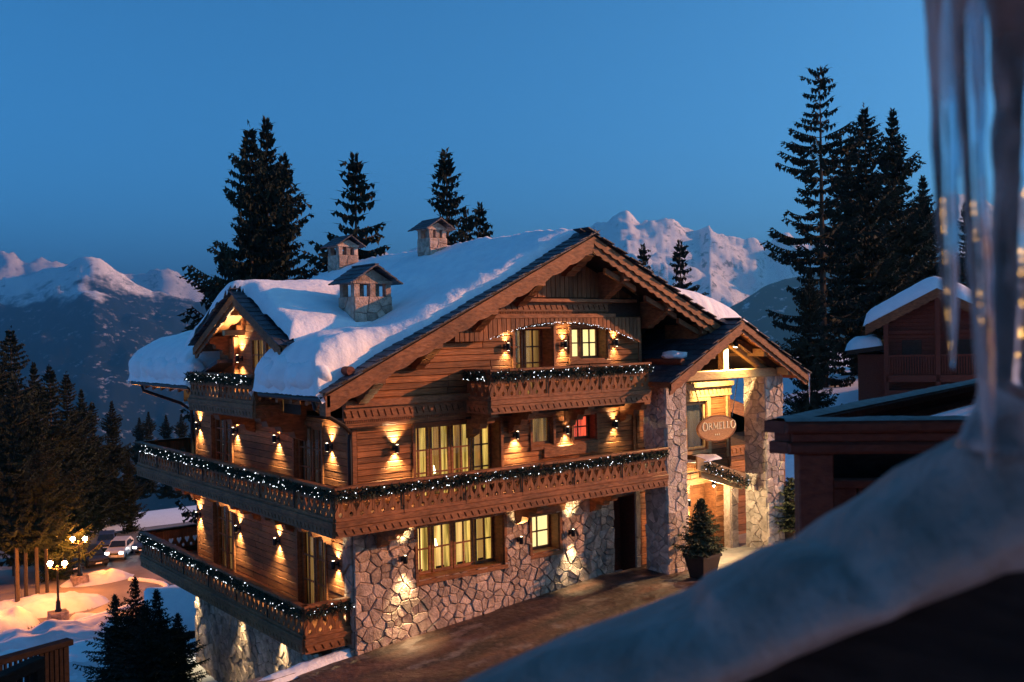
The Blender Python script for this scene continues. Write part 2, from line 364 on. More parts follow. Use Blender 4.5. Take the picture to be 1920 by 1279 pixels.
def stones(fr, a0, a1, b0, b1, sw, sh, parent, openings=(), d=.0, th=.06, bottom=None, rnd=None, seed=1, m='stone'):
    R = random.Random(seed); nx, ny = max(1, round((a1-a0)/sw)), max(1, round((b1-b0)/sh)); cw, ch = (a1-a0)/nx, (b1-b0)/ny
    pts = {}
    for j in range(ny):
        for i in range(nx):
            off = .5*(j % 2) - .25
            pts[i, j] = (a0 + cw*(i + .5 + off*.8 + R.uniform(-.36, .36)), b0 + ch*(j + .5 + R.uniform(-.36, .36)))
    for key in [q for q in pts if R.random() < .24]: pts.pop(key)
    made = []
    for (i, j), p in pts.items():
        poly = [(a0, b0), (a1, b0), (a1, b1), (a0, b1)]
        if any(o[0] < p[0] < o[1] and o[2] < p[1] < o[3] for o in openings): continue
        for di in range(-2, 3):
            for dj in range(-2, 3):
                q = pts.get((i+di, j+dj))
                if q is None or q is p or (di == 0 and dj == 0): continue
                nx_, ny_ = q[0]-p[0], q[1]-p[1]
                poly = clip(poly, nx_, ny_, nx_*(p[0]+q[0])/2 + ny_*(p[1]+q[1])/2)
                if len(poly) < 3: break
            if len(poly) < 3: break
        for o in openings:
            if len(poly) < 3: break
            if not (max(x for x, _ in poly) > o[0] and min(x for x, _ in poly) < o[1] and max(y for _, y in poly) > o[2] and min(y for _, y in poly) < o[3]): continue
            opts = [(o[0]-p[0], 1, 0, o[0]), (p[0]-o[1], -1, 0, -o[1]), (o[2]-p[1], 0, 1, o[2]), (p[1]-o[3], 0, -1, -o[3])]
            best = max(opts); poly = clip(poly, best[1], best[2], best[3])
        if len(poly) < 3: continue
        # drop very short edges
        pp = [poly[0]]
        for q in poly[1:]:
            if math.hypot(q[0]-pp[-1][0], q[1]-pp[-1][1]) > .035: pp.append(q)
        if len(pp) > 3 and math.hypot(pp[0][0]-pp[-1][0], pp[0][1]-pp[-1][1]) < .035: pp.pop()
        if len(pp) < 3: continue
        cx, cy = sum(x for x, _ in pp)/len(pp), sum(y for _, y in pp)/len(pp)
        if bottom and cy < bottom(cx) - sh*.4: continue
        r = sum(math.hypot(x-cx, y-cy) for x, y in pp)/len(pp)
        if r < .05: continue
        def inset(g): return [(cx + (x-cx)*max(.3, 1-g/max(.03, math.hypot(x-cx, y-cy))), cy + (y-cy)*max(.3, 1-g/max(.03, math.hypot(x-cx, y-cy)))) for x, y in pp]
        A, B = inset(.008), inset(R.uniform(.02, .045)); t = th*R.uniform(.55, 1.5); n = len(pp)
        tl, tm = R.uniform(-.35, .35)*t/r, R.uniform(-.35, .35)*t/r
        vs = [fr.p(x, y, d-.01) for x, y in A] + [fr.p(x, y, d + t*.62) for x, y in A] + [fr.p(x, y, d + t + (x-cx)*tl*.5 + (y-cy)*tm*.5) for x, y in B]
        fs = [tuple(range(2*n, 3*n))]
        for k in range(n):
            e = (k+1) % n; fs += [(k, e, n+e, n+k), (n+k, n+e, 2*n+e, 2*n+k)]
        made.append((r, vs, fs))
    made.sort(key=lambda q: -q[0])
    for r, vs, fs in made[:300]: MB().add(vs, fs).build('stone', m, parent)
    if len(made) > 300:
        rest = MB()
        for r, vs, fs in made[300:]: rest.add(vs, fs)
        rest.build('small_stones', m, parent, kind='stuff')
def heightfield(name, x0, x1, y0, y1, nx, ny, f, m, parent=None, kind=None, keep=None):
    vs, idx, fs = [], {}, []
    for j in range(ny+1):
        for i in range(nx+1):
            x, y = x0 + (x1-x0)*i/nx, y0 + (y1-y0)*j/ny
            z = f(x, y)
            if z is None: continue
            idx[i, j] = len(vs); vs.append((x, y, z))
    for j in range(ny):
        for i in range(nx):
            k = [(i, j), (i+1, j), (i+1, j+1), (i, j+1)]
            if all(q in idx for q in k): fs.append(tuple(idx[q] for q in k))
    return MB().add(vs, fs).build(name, m, parent, True, kind)
def fbm(x, y, z=0, o=4): return noise.fractal(V((x, y, z)), 1.0, 2.0, o)
def sstep(a, b, x):
    t = max(0, min(1, (x-a)/(b-a))); return t*t*(3-2*t)

# ================================================================== THE CHALET
RX, RZ, SL = 6.9, 10.57, 0.48            # ridge and slope of the main roof (upper surface)
YB, YE = -1.45, 12.4                     # front verge and far verge
EX0, EX1 = -1.42, 15.1                   # eaves
def roof_z(x): return RZ - SL*abs(x-RX)
chalet = thing('chalet', 'large stone and timber chalet with lit balconies and a deep snow covered roof', 'chalet', (7, 5, 0))
def part(mb, name, m, parent=chalet, smooth=False): return mb.build(name, m, parent, smooth)

# openings in the facades (a0, a1, b0, b1)
OP_LOW = [(1.86, 4.66, 1.5, 2.86), (5.66, 6.68, 1.6, 2.66), (8.85, 9.76, .4, 2.85)]
OP_MID = [(1.85, 4.6, 3.5, 5.5), (5.75, 6.5, 4.66, 5.5), (7.3, 8.2, 4.66, 5.42)]
OP_UP = [(4.98, 6.36, 6.0, 8.02), (7.05, 8.47, 7.06, 8.02)]
OP_PORCH = [(12.25, 13.55, .5, 2.85), (12.15, 13.15, 3.95, 5.5)]
SOP_LOW = [(7.5, 9.1, .3, 2.75), (1.42, 3.0, .3, 2.75)]
SOP_MID = [(7.5, 9.1, 3.5, 5.5), (1.5, 3.1, 3.5, 5.5)]

# --- walls: a backing with real openings, planks or stones on it
w = wall_backing('stone_wall', FRONT, 0, 9.9, -1.2, 3.25, OP_LOW, 'mortar', chalet)
low_wall = w
stones(FRONT, 0.0, 8.85, -.45, 3.2, .27, .185, w, OP_LOW, bottom=lambda x: -.12 + .075*x, seed=3)
stones(FRONT, 9.76, 9.95, .45, 3.2, .3, .27, w, seed=5)
w = wall_backing('timber_wall', FRONT, 0, 14.3, 3.25, 5.8, OP_MID + OP_PORCH, 'dark_wood', chalet)
planks(FRONT, 0.14, 9.72, 3.45, 5.74, .155, OP_MID, w)
planks(FRONT, 9.9, 14.16, 3.25, 5.72, .17, OP_PORCH, w)
for a in (0.0, 9.72): MB().cbox(FRONT, a, a+.13, 3.4, 5.74, 0, .06).build('corner_board', 'beam', w)
MB().cbox(FRONT, 14.17, 14.3, 3.25, 6.1, 0, .07).build('corner_board', 'beam', w)
w = wall_backing('timber_wall', FRONT, 9.9, 14.3, .4, 3.25, OP_PORCH, 'dark_wood', chalet)
planks(FRONT, 9.95, 14.0, .6, 3.2, .17, OP_PORCH, w)
w = wall_backing('gable_wall', FRONT, 3.4, 9.9, 5.6, 8.3, OP_UP, 'dark_wood', chalet, .25)
MB().add([FRONT.p(a, b, .25) for a, b in ((-.35, 5.6), (3.4, 5.6), (3.4, roof_z(3.4)-.3), (-.35, roof_z(-.35)-.3))], [(0, 1, 2, 3)]).build('gable_wall', 'dark_wood', chalet)
def gable_lim(z): h = (RZ - .42 - z)/SL; return RX - h, RX + h
planks(FRONT, -.33, 9.78, 5.66, 8.3, .165, OP_UP, w, .25, limit=gable_lim)
MB().cbox(FRONT, 9.78, 9.9, 5.7, 8.3, .25, .31).build('corner_board', 'beam', w)
mb = MB(); mb.add([FRONT.p(2.6, 8.3, .25), FRONT.p(9.9, 8.3, .25), FRONT.p(9.9, 8.9, .25), FRONT.p(RX, RZ-.3, .25), FRONT.p(2.6, 8.4, .25)], [(0, 1, 2, 3, 4)])
peak = part(mb, 'gable_peak', 'dark_wood')
vboards(FRONT, 3.8, 9.86, lambda a: 8.86, lambda a: RZ - .4 - SL*abs(a-RX), .17, peak, .25, .04)
# recess right of the gable wall, return wall and its back
mb = MB(); mb.wbox(9.88, 9.92, -.25, 1.6, 5.8, 9.1); mb.wbox(9.9, 14.3, 1.6, 1.66, 5.8, 9.2)
part(mb, 'recess_wall', 'dark_wood')
# side facade
w = wall_backing('stone_wall', SIDE, -.0, 10.9, -4.2, .15, [(.35, 1.3, -2.5, -.5)], 'mortar', chalet)
stones(SIDE, 0, 10.9, -3.6, .1, .36, .21, w, [(.35, 1.3, -2.5, -.5)], seed=11)
MB().wbox(.0, .7, .35, 1.3, -2.5, -.5).build('door_recess', 'dark_wood', w)
w = wall_backing('timber_wall', SIDE, 0, 10.6, .15, 3.25, SOP_LOW, 'dark_wood', chalet)
planks(SIDE, .42, 10.5, .2, 3.2, .19, SOP_LOW, w)
stones(SIDE, 0, .42, .1, 3.2, .3, .27, w, seed=13)
w = wall_backing('timber_wall', SIDE, 0, 10.6, 3.25, 5.8, SOP_MID, 'dark_wood', chalet)
planks(SIDE, .14, 10.5, 3.3, 5.75, .19, SOP_MID, w)
for s0, s1 in ((.15, 3.25), (3.25, 5.8)): MB().cbox(SIDE, 10.48, 10.62, s0, s1, 0, .05).build('corner_board', 'beam', w)
MB().cbox(SIDE, -.02, .13, 3.3, 5.75, .0, .06).build('corner_board', 'beam', w)
mb = MB(); mb.wbox(.3, 14.2, 10.6, 10.9, -4, 8.5); mb.wbox(14.26, 14.3, 0, 10.7, -1, 7.0); mb.wbox(.9, 14.1, .9, 10.5, 5.9, 6.0); mb.wbox(.9, 14, .9, 10.5, 3.2, 3.26)
part(mb, 'rear_wall', 'dark_wood')
# far gable end closing the roof space
mb = MB(); mb.add([(-.3, 10.9, 5.8), (14.3, 10.9, 5.8), (14.3, 10.9, 6.8), (RX, 10.9, RZ-.2), (-.3, 10.9, 6.9)], [(0, 1, 2, 3, 4)]); part(mb, 'rear_gable', 'dark_wood')

# --- moulded bands with slanted notches
def band(fr, a0, a1, b0, b1, d, parent, pitch=.2, notch=True, thick=.09, m='beam'):
    mb = MB(); mb.cbox(fr, a0, a1, b0, b1, d, d + thick - .03)
    o = mb.build('band', m, parent)
    # face board cut into slanted teeth: the gaps are the notches
    n = max(2, round((a1-a0)/pitch)); p = (a1-a0)/n; mb = MB(); h = b1-b0; g = .045; sl = .06
    zt, zb = b1 - h*.26, b0 + h*.2
    mb.box(fr, a0, a1, zt, b1, d+thick-.03, d+thick); mb.box(fr, a0, a1, b0, zb, d+thick-.03, d+thick)
    for k in range(n):
        x0, x1 = a0 + k*p + g/2, a0 + (k+1)*p - g/2
        mb.prism(fr, [(x0+sl, zb), (x1+sl if k < n-1 else x1, zb), (x1-0, zt), (x0, zt)], d+thick-.03, d+thick)
    q = mb.build('notched_trim', m, parent); q['kind'] = 'stuff'
    return o
bd = MB().cbox(FRONT, -.36, 3.35, 6.12, 6.3, .25, .42).build('cornice', 'beam', chalet)
band(FRONT, -.36, 3.35, 5.8, 6.12, .25, bd, .19)
mb = MB(); n = 62
for k in range(n): mb.box(FRONT, -.3 + k*.058, -.3 + k*.058 + .03, 5.735, 5.8, .25, .31)
q = mb.build('dentil_row', 'beam', bd); q['kind'] = 'stuff'
MB().cbox(FRONT, -.3, 3.3, 5.62, 5.735, .0, .27).build('lower_moulding', 'beam', bd)
bd = MB().cbox(FRONT, 4.5, 9.55, 8.72, 8.82, .25, .5).build('cornice', 'beam', chalet)
band(FRONT, 4.4, 8.5, 8.46, 8.72, .25, bd, .2)
mb = MB()
for k in range(70): mb.box(FRONT, 4.45 + k*.058, 4.48 + k*.058, 8.39, 8.46, .25, .31)
q = mb.build('dentil_row', 'beam', bd); q['kind'] = 'stuff'
MB().cbox(FRONT, 3.9, 8.6, 8.27, 8.39, .25, .56).build('lower_moulding', 'beam', bd)
bd = MB().cbox(FRONT, 11.95, 14.36, 5.98, 6.14, .0, .2).build('cornice', 'pale', chalet)
band(FRONT, 11.95, 14.36, 5.66, 5.98, .0, bd, .2, m='pale')
for a in (11.98, 13.2, 14.1): MB().cbox(FRONT, a, a+.12, 3.6, 5.66, .0, .07).build('trim_post', 'pale', bd)

# --- valance of upright boards with an arched lower edge, over the upper windows
def arch(a):
    if a < 3.85: return 7.66
    t = (a-6.45)/2.65
    return 8.16 - .47*t*t if abs(t) < 1.25 else 7.6
val = MB().box(FRONT, 2.8, 9.62, 8.2, 8.28, .3, .5).build('valance', 'beam', chalet)
vboards(FRONT, 2.8, 9.62, arch, lambda a: min(8.27, RZ - .45 - SL*abs(a-RX)), .155, val, .5, .05)

# --- windows
def window(fr, op, depth, leaves, rows, cur, d=0, cols=2, frame='beam', gapped=(), sill=True, name='window', label=None, curw=1.0, reveal='beam', transom=None, outer=.07):
    a0, a1, b0, b1 = op; mb = MB(); D = d - depth
    for (x0, x1, y0, y1) in ((a0-.02, a0+.02, b0, b1), (a1-.02, a1+.02, b0, b1)): mb.box(fr, x0, x1, y0, y1, D-.05, d+.02)
    mb.box(fr, a0+.02, a1-.02, b1-.02, b1+.02, D-.05, d+.02); mb.box(fr, a0+.02, a1-.02, b0-.02, b0+.02, D-.05, d+.02)
    w = mb.build(name, reveal, chalet, label=label)
    # surround on the wall face
    for (x0, x1, y0, y1) in ((a0-.1, a0, b0-.02, b1+.02), (a1, a1+.1, b0-.02, b1+.02), (a0-.12, a1+.12, b1+.025, b1+.15)):
        MB().cbox(fr, x0, x1, y0, y1, d, d+.075).build('surround', frame, w)
    if sill: MB().cbox(fr, a0-.1, a1+.1, b0-.13, b0-.02, d-.05, d+.1).build('sill', frame, w)
    lw = (a1-a0)/leaves
    mbc = MB()
    if cur:
        N = 10*leaves
        for i in range(N):
            x0, x1 = a0 + (a1-a0)*i/N, a0 + (a1-a0)*(i+1)/N
            e0, e1 = .02*math.sin(i*1.9), .02*math.sin((i+1)*1.9)
            mbc.add([fr.p(x0, b0, D-.1+e0), fr.p(x1, b0, D-.1+e1), fr.p(x1, b1, D-.1+e1), fr.p(x0, b1, D-.1+e0)], [(0, 1, 2, 3)])
        if cur == 'cur_green' or (cur == 'cur_dim' and leaves > 2):
            MB().box(fr, a0+.02, a1-.02, b0+.02, b1-.02, D-.5, D-.46).build('room_wall', 'cur_room' if cur == 'cur_green' else 'cur_dim', w)
            for k in range(leaves):
                L = (a1-a0)/leaves; x0 = a0 + L*k
                for q0, q1 in ((.0, .30), (.72, 1.0)):
                    mq = MB(); F = 9
                    for i in range(F):
                        xa, xb = x0 + L*(q0+(q1-q0)*i/F), x0 + L*(q0+(q1-q0)*(i+1)/F); ea, eb = .025*(i % 2), .025*((i+1) % 2)
                        mq.add([fr.p(xa, b0+.03, D-.10+ea), fr.p(xb, b0+.03, D-.10+eb), fr.p(xb, b1-.03, D-.12+eb), fr.p(xa, b1-.03, D-.12+ea)], [(0, 1, 2, 3)])
                    mq.build('curtain', 'cur_green', w)
            for a, zz in ((a0+(a1-a0)*.36, b0+.62),):
                MB().tube([fr.p(a, zz, D-.3), fr.p(a, zz+.2, D-.3)], [.11, .06], 10).build('room_lamp', 'room_lamp', w, True)
        else: mbc.build('curtain', cur, w)
    for k in range(leaves):
        x0, x1 = a0 + lw*k + .02, a0 + lw*(k+1) - .02; o = outer
        mb = MB()
        mb.box(fr, x0, x0+o, b0+.02, b1-.02, D, D+.06); mb.box(fr, x1-o, x1, b0+.02, b1-.02, D, D+.06)
        mb.box(fr, x0+o, x1-o, b0+.02, b0+.02+o, D, D+.06); mb.box(fr, x0+o, x1-o, b1-.02-o, b1-.02, D, D+.06)
        mb.build('casement', frame, w)
        ix0, ix1, iy0, iy1 = x0+o, x1-o, b0+.02+o, b1-.02-o
        if transom: iy0 = b0 + transom; MB().cbox(fr, ix0, ix1, b0+.02+o, iy0, D+.01, D+.045).build('door_panel', frame, w)
        pw, ph = (ix1-ix0)/cols, (iy1-iy0)/rows
        mb = MB()
        for c in range(1, cols): mb.box(fr, ix0+c*pw-.02, ix0+c*pw+.02, iy0, iy1, D+.015, D+.052)
        for r in range(1, rows):
            for c in range(cols): mb.box(fr, ix0+c*pw+.021, ix0+(c+1)*pw-.021, iy0+r*ph-.02, iy0+r*ph+.02, D+.017, D+.05)
        if mb.v: mb.build('glazing_bars', frame, w)
        for c in range(cols):
            for r in range(rows): MB().box(fr, ix0+c*pw, ix0+(c+1)*pw, iy0+r*ph, iy0+(r+1)*ph, D+.02, D+.026).build('pane', 'glass', w)
    return w
window(FRONT, OP_LOW[0], .45, 4, 2, 'cur_green')
window(FRONT, OP_LOW[1], .4, 1, 2, 'cur_plain')
window(FRONT, OP_MID[0], .42, 4, 3, 'cur_dim', sill=False, frame='beam')
window(FRONT, OP_MID[1], .12, 1, 1, 'cur_dim', cols=1)
window(FRONT, OP_MID[2], .32, 1, 2, 'cur_red')
window(FRONT, OP_UP[0], .5, 2, 4, 'cur_dim', .25, sill=False)
window(FRONT, OP_UP[1], .4, 2, 2, 'cur_plain', .25)
window(FRONT, OP_PORCH[1], .1, 1, 1, 'cur_dark', cols=1, frame='pale')
for k, (o, c) in enumerate(((SOP_LOW[0], 'cur_dim'), (SOP_LOW[1], 'cur_dim'), (SOP_MID[0], 'cur_dark'), (SOP_MID[1], 'cur_dark'))):
    window(SIDE, o, .12, 2, 4 if o[1] > 5 else 3, c, 0, cols=2, sill=False, name='glazed_door', transom=.35)
# lintel beams in the stone wall
for a0, a1, b0, b1 in ((1.6, 4.9, 2.9, 3.18), (5.45, 6.9, 2.7, 2.92)): MB().cbox(FRONT, a0, a1, b0, b1, -.1, .1, .02).build('lintel', 'beam', low_wall)
MB().cbox(FRONT, 6.1, 8.2, 4.28, 4.6, .03, .12, .02).build('window_apron', 'beam', chalet)
# doors
def door(op, depth, m, glazed=False):
    a0, a1, b0, b1 = op; fr = FRONT
    mb = MB(); mb.box(fr, a0, a0+.03, b0, b1, -depth, .02); mb.box(fr, a1-.03, a1, b0, b1, -depth, .02); mb.box(fr, a0+.03, a1-.03, b1-.03, b1, -depth, .02)
    dr = mb.build('door', m, chalet)
    mb = MB(); mb.cbox(fr, a0+.03, a1-.03, b0, b1-.03, -depth, -depth+.06); mb.build('door_leaf', m, dr)
    for q0, q1 in ((.12, .45), (.55, .9)): MB().cbox(fr, a0+.16, a1-.16, b0+(b1-b0)*q0, b0+(b1-b0)*q1, -depth+.06, -depth+.09, .02).build('door_panel', m, dr)
    MB().tube([fr.p(a1-.14, b0+1.0, -depth+.08), fr.p(a1-.14, b0+1.0, -depth+.14), fr.p(a1-.26, b0+1.0, -depth+.14)], .012, 6).build('handle', 'metal', dr)
door(OP_LOW[2], .65, 'red_wood'); door(OP_PORCH[0], .5, 'beam')

# --- balconies
def half_profile():  # one baluster board, 0.125 wide: half a heart cut from one edge, half a spade from the other
    return [(-.068, 0), (.068, 0), (.068, .015), (.046, .05), (.022, .085), (.028, .12), (.05, .145), (.068, .155), (.068, .70),
            (-.068, .70), (-.068, .345), (-.040, .385), (-.004, .38), (.016, .345), (.008, .30), (-.020, .245), (-.048, .195), (-.068, .15)]
PROF = half_profile()
def board_mesh(mirror):
    fr = Frame((0, 0, 0), (1, 0, 0), (0, 0, 1), (0, -1, 0)); poly = [((-a if mirror else a), b) for a, b in PROF]
    if mirror: poly = poly[::-1]
    mb = MB().prism(fr, poly, -.014, .014); me = bpy.data.meshes.new('baluster_board'); me.from_pydata(mb.v, [], mb.f); me.materials.append(M['board']); return me
BOARD = (board_mesh(False), board_mesh(True))
def railing(bal, p0, p1, z0, bays, zr=1.16, side=1, hscale=1.0):
    """railing from p0 to p1 (plan points); z0 = fascia bottom. Boards, rails, posts, notched fascia."""
    p0, p1 = V((*p0, 0)), V((*p1, 0)); u = (p1-p0).normalized(); L = (p1-p0).length; nrm = V((u.y, -u.x, 0))*side
    fr = Frame((p0.x, p0.y, z0), u, (0, 0, 1), nrm); h = zr
    MB().cbox(fr, -.05, L+.05, h-.07, h, -.09, .1, .015).build('rail_cap', 'beam', bal)
    MB().cbox(fr, 0, L, h-.20, h-.075, -.03, .03).build('upper_rail', 'beam', bal)
    MB().cbox(fr, 0, L, .36, .45, -.04, .05).build('lower_rail', 'beam', bal)
    f = MB().cbox(fr, -.04, L+.04, .22, .36, -.12, .09, .02).build('ledge', 'beam', bal)
    band(fr, -.02, L+.02, 0, .22, -.02, bal, .21)
    k = 0; n = round(L/.141); q = L/n; zs = (h-.075-.42)/.70
    ang = math.atan2(u.y, u.x)
    for i in range(n):
        o = link('baluster_board', BOARD[i % 2], bal); c = fr.p((i+.5)*q, .42, .0)
        o.location = c; o.rotation_euler = (0, 0, ang); o.scale = (q/.141, 1 if side > 0 else 1, zs)
    for i in range(bays+1):
        a = L*i/bays; a = min(max(a, .05), L-.05)
        MB().cbox(fr, a-.05, a+.05, .3, h-.07, -.07, -.015).build('rail_post', 'beam', bal)
        if 0 < i < bays: MB().box(fr, a-.012, a+.012, .22, h-.1, .03, .05).build('iron_strap', 'metal', bal)
    return fr, L
def deck(bal, x0, x1, y0, y1, z):
    pass
def balcony(slabs, z):
    mb = MB()
    for s in slabs: mb.wbox(*s)
    return mb.build('balcony', 'beam', chalet)
ZM = 3.22
b_mid = balcony([(-1.12, 9.8, -1.26, -.02, ZM+.1, ZM+.26), (-1.12, -.02, -.02, 13.0, ZM+.1, ZM+.26), (-.02, 6, 10.95, 13.0, ZM+.1, ZM+.26)], ZM)
F_MF = railing(b_mid, (-1.16, -1.3), (9.82, -1.3), ZM, 6)
F_MS = railing(b_mid, (-1.16, 13.05), (-1.16, -1.3), ZM, 7)
F_MB = railing(b_mid, (6, 13.05), (-1.16, 13.05), ZM, 4)
ZL = .22
b_low = balcony([(-1.24, -.02, .19, 12.4, ZL+.1, ZL+.26), (-.02, 5, 10.95, 12.4, ZL+.1, ZL+.26)], ZL)
F_LF = railing(b_low, (-1.28, .15), (-.02, .15), ZL, 1)
F_LS = railing(b_low, (-1.28, 12.45), (-1.28, .15), ZL, 6)
F_LB = railing(b_low, (5, 12.45), (-1.28, 12.45), ZL, 3)
ZU = 5.78
b_up = balcony([(3.38, 9.12, -1.26, -.27, ZU+.1, ZU+.26)], ZU)
F_UF = railing(b_up, (3.34, -1.3), (9.16, -1.3), ZU, 3)
F_US = railing(b_up, (3.34, -.27), (3.34, -1.3), ZU, 1)
ZS = 5.80
b_sm = balcony([(-1.46, .4, 2.34, 6.86, ZS+.1, ZS+.26)], ZS)
F_SS = railing(b_sm, (-1.5, 6.9), (-1.5, 2.3), ZS, 2, 1.12)
F_SR = railing(b_sm, (-1.5, 2.3), (-.1, 2.3), ZS, 1, 1.12)
F_SL = railing(b_sm, (-.1, 6.9), (-1.5, 6.9), ZS, 1, 1.12)
# stepped corbels under the balconies and eaves
def corbel(bal, fr, a, b_top, reach, w=.24, m='beam', steps=3):
    pts = [(0, b_top)]; h = .62
    poly = [(.0, b_top), (reach, b_top), (reach, b_top-.2)]
    for k in range(steps):
        r0 = reach*(1-(k+.55)/(steps+.4)); poly += [(r0+.06, b_top-.2-h*k/steps*.8), (r0, b_top-.2-h*(k+1)/steps*.8)]
    poly += [(0, b_top-.2-h)]
    f2 = Frame(fr.p(a-w/2, 0, 0), fr.n, fr.v, fr.u)
    MB().prism(f2, poly, 0, w).build('corbel', m, bal)
for a in (.75, 5.2, 8.0): corbel(b_mid, FRONT, a, ZM+.1, 1.15)
for a in (1.2, 3.4, 5.6, 7.4, 10.4): corbel(b_mid, SIDE, a, ZM+.1, 1.0)
for a in (1.3, 3.4, 5.6, 7.4, 10.4): corbel(b_low, SIDE, a, ZL+.1, 1.1)
for a in (5.0, 7.05, 9.3): corbel(b_up, FRONT, a, ZU+.1, 1.1)
corbel(b_up, FRONT, 3.6, ZU+.1, 1.15)
for a in (2.6, 5.9): corbel(b_sm, SIDE, a, ZS+.1, 1.3, .4)

# --- main roof
mb = MB()
PF = Frame((0, YB, 0), (1, 0, 0), (0, 0, 1), (0, 1, 0)); LEN = YE-YB
DY0, DY1 = 2.0, 7.05                      # gap in the eaves where the dormer balcony stands
def slab(mb, x0, x1, y0, y1, t=.2):
    mb.prism(Frame((0, y0, 0), (1, 0, 0), (0, 0, 1), (0, 1, 0)), [(x0, roof_z(x0)-t), (x1, roof_z(x1)-t), (x1, roof_z(x1)), (x0, roof_z(x0))], 0, y1-y0)
slab(mb, EX0, RX-.001, YB, DY0); slab(mb, .4, RX-.001, DY0+.001, DY1-.001); slab(mb, EX0, RX-.001, DY1, YE); slab(mb, RX+.001, EX1, YB, YE)
roof = part(mb, 'roof', 'dark_wood')
# rafters and boarding seen from below
for y in (-.9, -.35, .5, 1.3, 7.6, 8.4, 9.2, 10.0, 10.8, 11.6):
    mb = MB(); x1 = .6
    mb.prism(Frame((0, y, 0), (1, 0, 0), (0, 0, 1), (0, 1, 0)), [(EX0+.1, roof_z(EX0+.1)-.38), (x1, roof_z(x1)-.40), (x1, roof_z(x1)-.203), (EX0+.1, roof_z(EX0+.1)-.203)], 0, .14)
    mb.build('rafter', 'beam', roof)
def purlin(x, y0=-1.36, y1=.2, w=.26, h=.3, steps=True, m='beam'):
    z = roof_z(x) - .2 - .08; f2 = Frame((x-w/2, 0, 0), (0, -1, 0), (0, 0, 1), (1, 0, 0))
    poly = [(-y1, z), (-y0, z), (-y0, z-h)]
    if steps:
        r = -y0; 
        for k in range(4): poly += [(r - .1 - k*.22, z-h-.02-k*.13), (r - .22 - k*.22, z-h-.13-k*.13)]
        poly += [(-y1, z-h-.5)]
    else: poly += [(-y1, z-h)]
    MB().prism(f2, poly, 0, w).build('purlin', m, roof)
for x in (.1, 1.75, 3.5, 5.1, 8.3, 10.1, 11.6): purlin(x)
purlin(RX, w=.34)
# plank ends that step up under the left verge and diagonal struts on the right
for x, l in ((7.6, 1.2), (9.2, 1.3), (10.6, 1.2)):
    z = roof_z(x) - .62; mb = MB(); fr = Frame((x, -1.1, z), (1, 0, -.42), (0, 0, 1), (0, -1, 0)); mb.cbox(fr, 0, l, -.1, .06, 0, .12); mb.build('strut', 'beam', roof)
def verge(xs, xe, y, d0, d1, off, amp, per, m='beam', name='barge_board', zf=roof_z, parent=None, t=.05):
    n = max(8, int(abs(xe-xs)/.05)); top = []; bot = []
    for i in range(n+1):
        x = xs + (xe-xs)*i/n; top.append((x, zf(x)-off)); 
        ph = ((x-xs)/per) % 1.0
        bot.append((x, zf(x)-d1 - amp*abs(math.sin(math.pi*ph))))
    fr = Frame((0, y, 0), (1, 0, 0), (0, 0, 1), (0, -1, 0)); mb = MB()
    for i in range(n):
        mb.add([fr.p(*q, dd) for dd in (0, t) for q in (bot[i], bot[i+1], top[i+1], top[i])], [(3, 2, 1, 0), (4, 5, 6, 7), (0, 1, 5, 4), (2, 3, 7, 6)])
    return mb.build(name, m, parent or roof)
verge(EX0+.02, RX-.003, YB+.0, 0, .33, .06, .035, .3)
verge(RX+.003, 12.25, YB+.0, 0, .24, .06, .05, .3)
verge(EX0+.02, RX-.003, YB+.06, 0, .46, .1, .06, .62)
verge(RX+.003, 12.25, YB+.06, 0, .44, .1, .06, .3)
MB().wbox(EX0-.02, EX0+.1, YB-.05, YB+.25, roof_z(EX0)-.52, roof_z(EX0)-.05).build('verge_end', 'beam', roof)
# slates along the verge and ridge
R = random.Random(4)
def slate(parent, c, u, v, n, w, l, t=.028):
    fr = Frame(c, u, v, n); j = lambda s: R.uniform(-s, s)
    poly = [(-w/2+j(.015), 0+j(.02)), (w/2+j(.015), j(.02)), (w/2, l), (-w/2, l)]
    MB().prism(fr, poly, 0, t).build('slate', 'slate', parent)
su = V((1, 0, SL)).normalized(); sn = V((-SL, 0, 1)).normalized()
def slates(parent, x0, z0, y0, rows, cols, slope, sgn, exp=.3, w=.32, ymax=None):
    """rows climb from the eave corner (x0,z0); cols run back along +y"""
    u = V((sgn*1, 0, slope)).normalized(); n = V((-sgn*slope, 0, 1)).normalized(); tilt = (u - n*-.0).normalized()
    for r in range(rows):
        for c in range(cols):
            pos = V((x0, y0 + w*(c + .5*(r % 2)*.6) + R.uniform(-.02, .02) + w*.4, z0)) + u*(exp*r) + n*(.012)
            uu = (u*1.0 + n*.0).normalized(); nn = (n + u*-.0).normalized()
            # each slate lies tilted on the one below
            uu = (u - n*.07).normalized(); nn = (n + u*.07).normalized()
            slate(parent, pos + n*.03, V((0, 1, 0)), uu, nn, w*.97, exp*1.5)
slates(roof, EX0-.05, roof_z(EX0-.05), YB-.14, 31, 3, SL, 1)
slates(roof, EX0-.05, roof_z(EX0-.05), YB+.9, 1, 9, SL, 1)
slates(roof, EX0-.05, roof_z(EX0-.05), 7.0, 1, 16, SL, 1)
u = V((-1, 0, SL)).normalized(); x0 = 12.4
slates(roof, x0, roof_z(x0), YB-.14, 21, 2, SL, -1)
MB().prism(Frame((0, YB-.12, 0), (1, 0, 0), (0, 0, 1), (0, 1, 0)), [(RX-.2, RZ-.02), (RX, RZ+.13), (RX+.2, RZ-.02), (RX, RZ+.05)], 0, 2.0).build('ridge_slate', 'slate', roof)
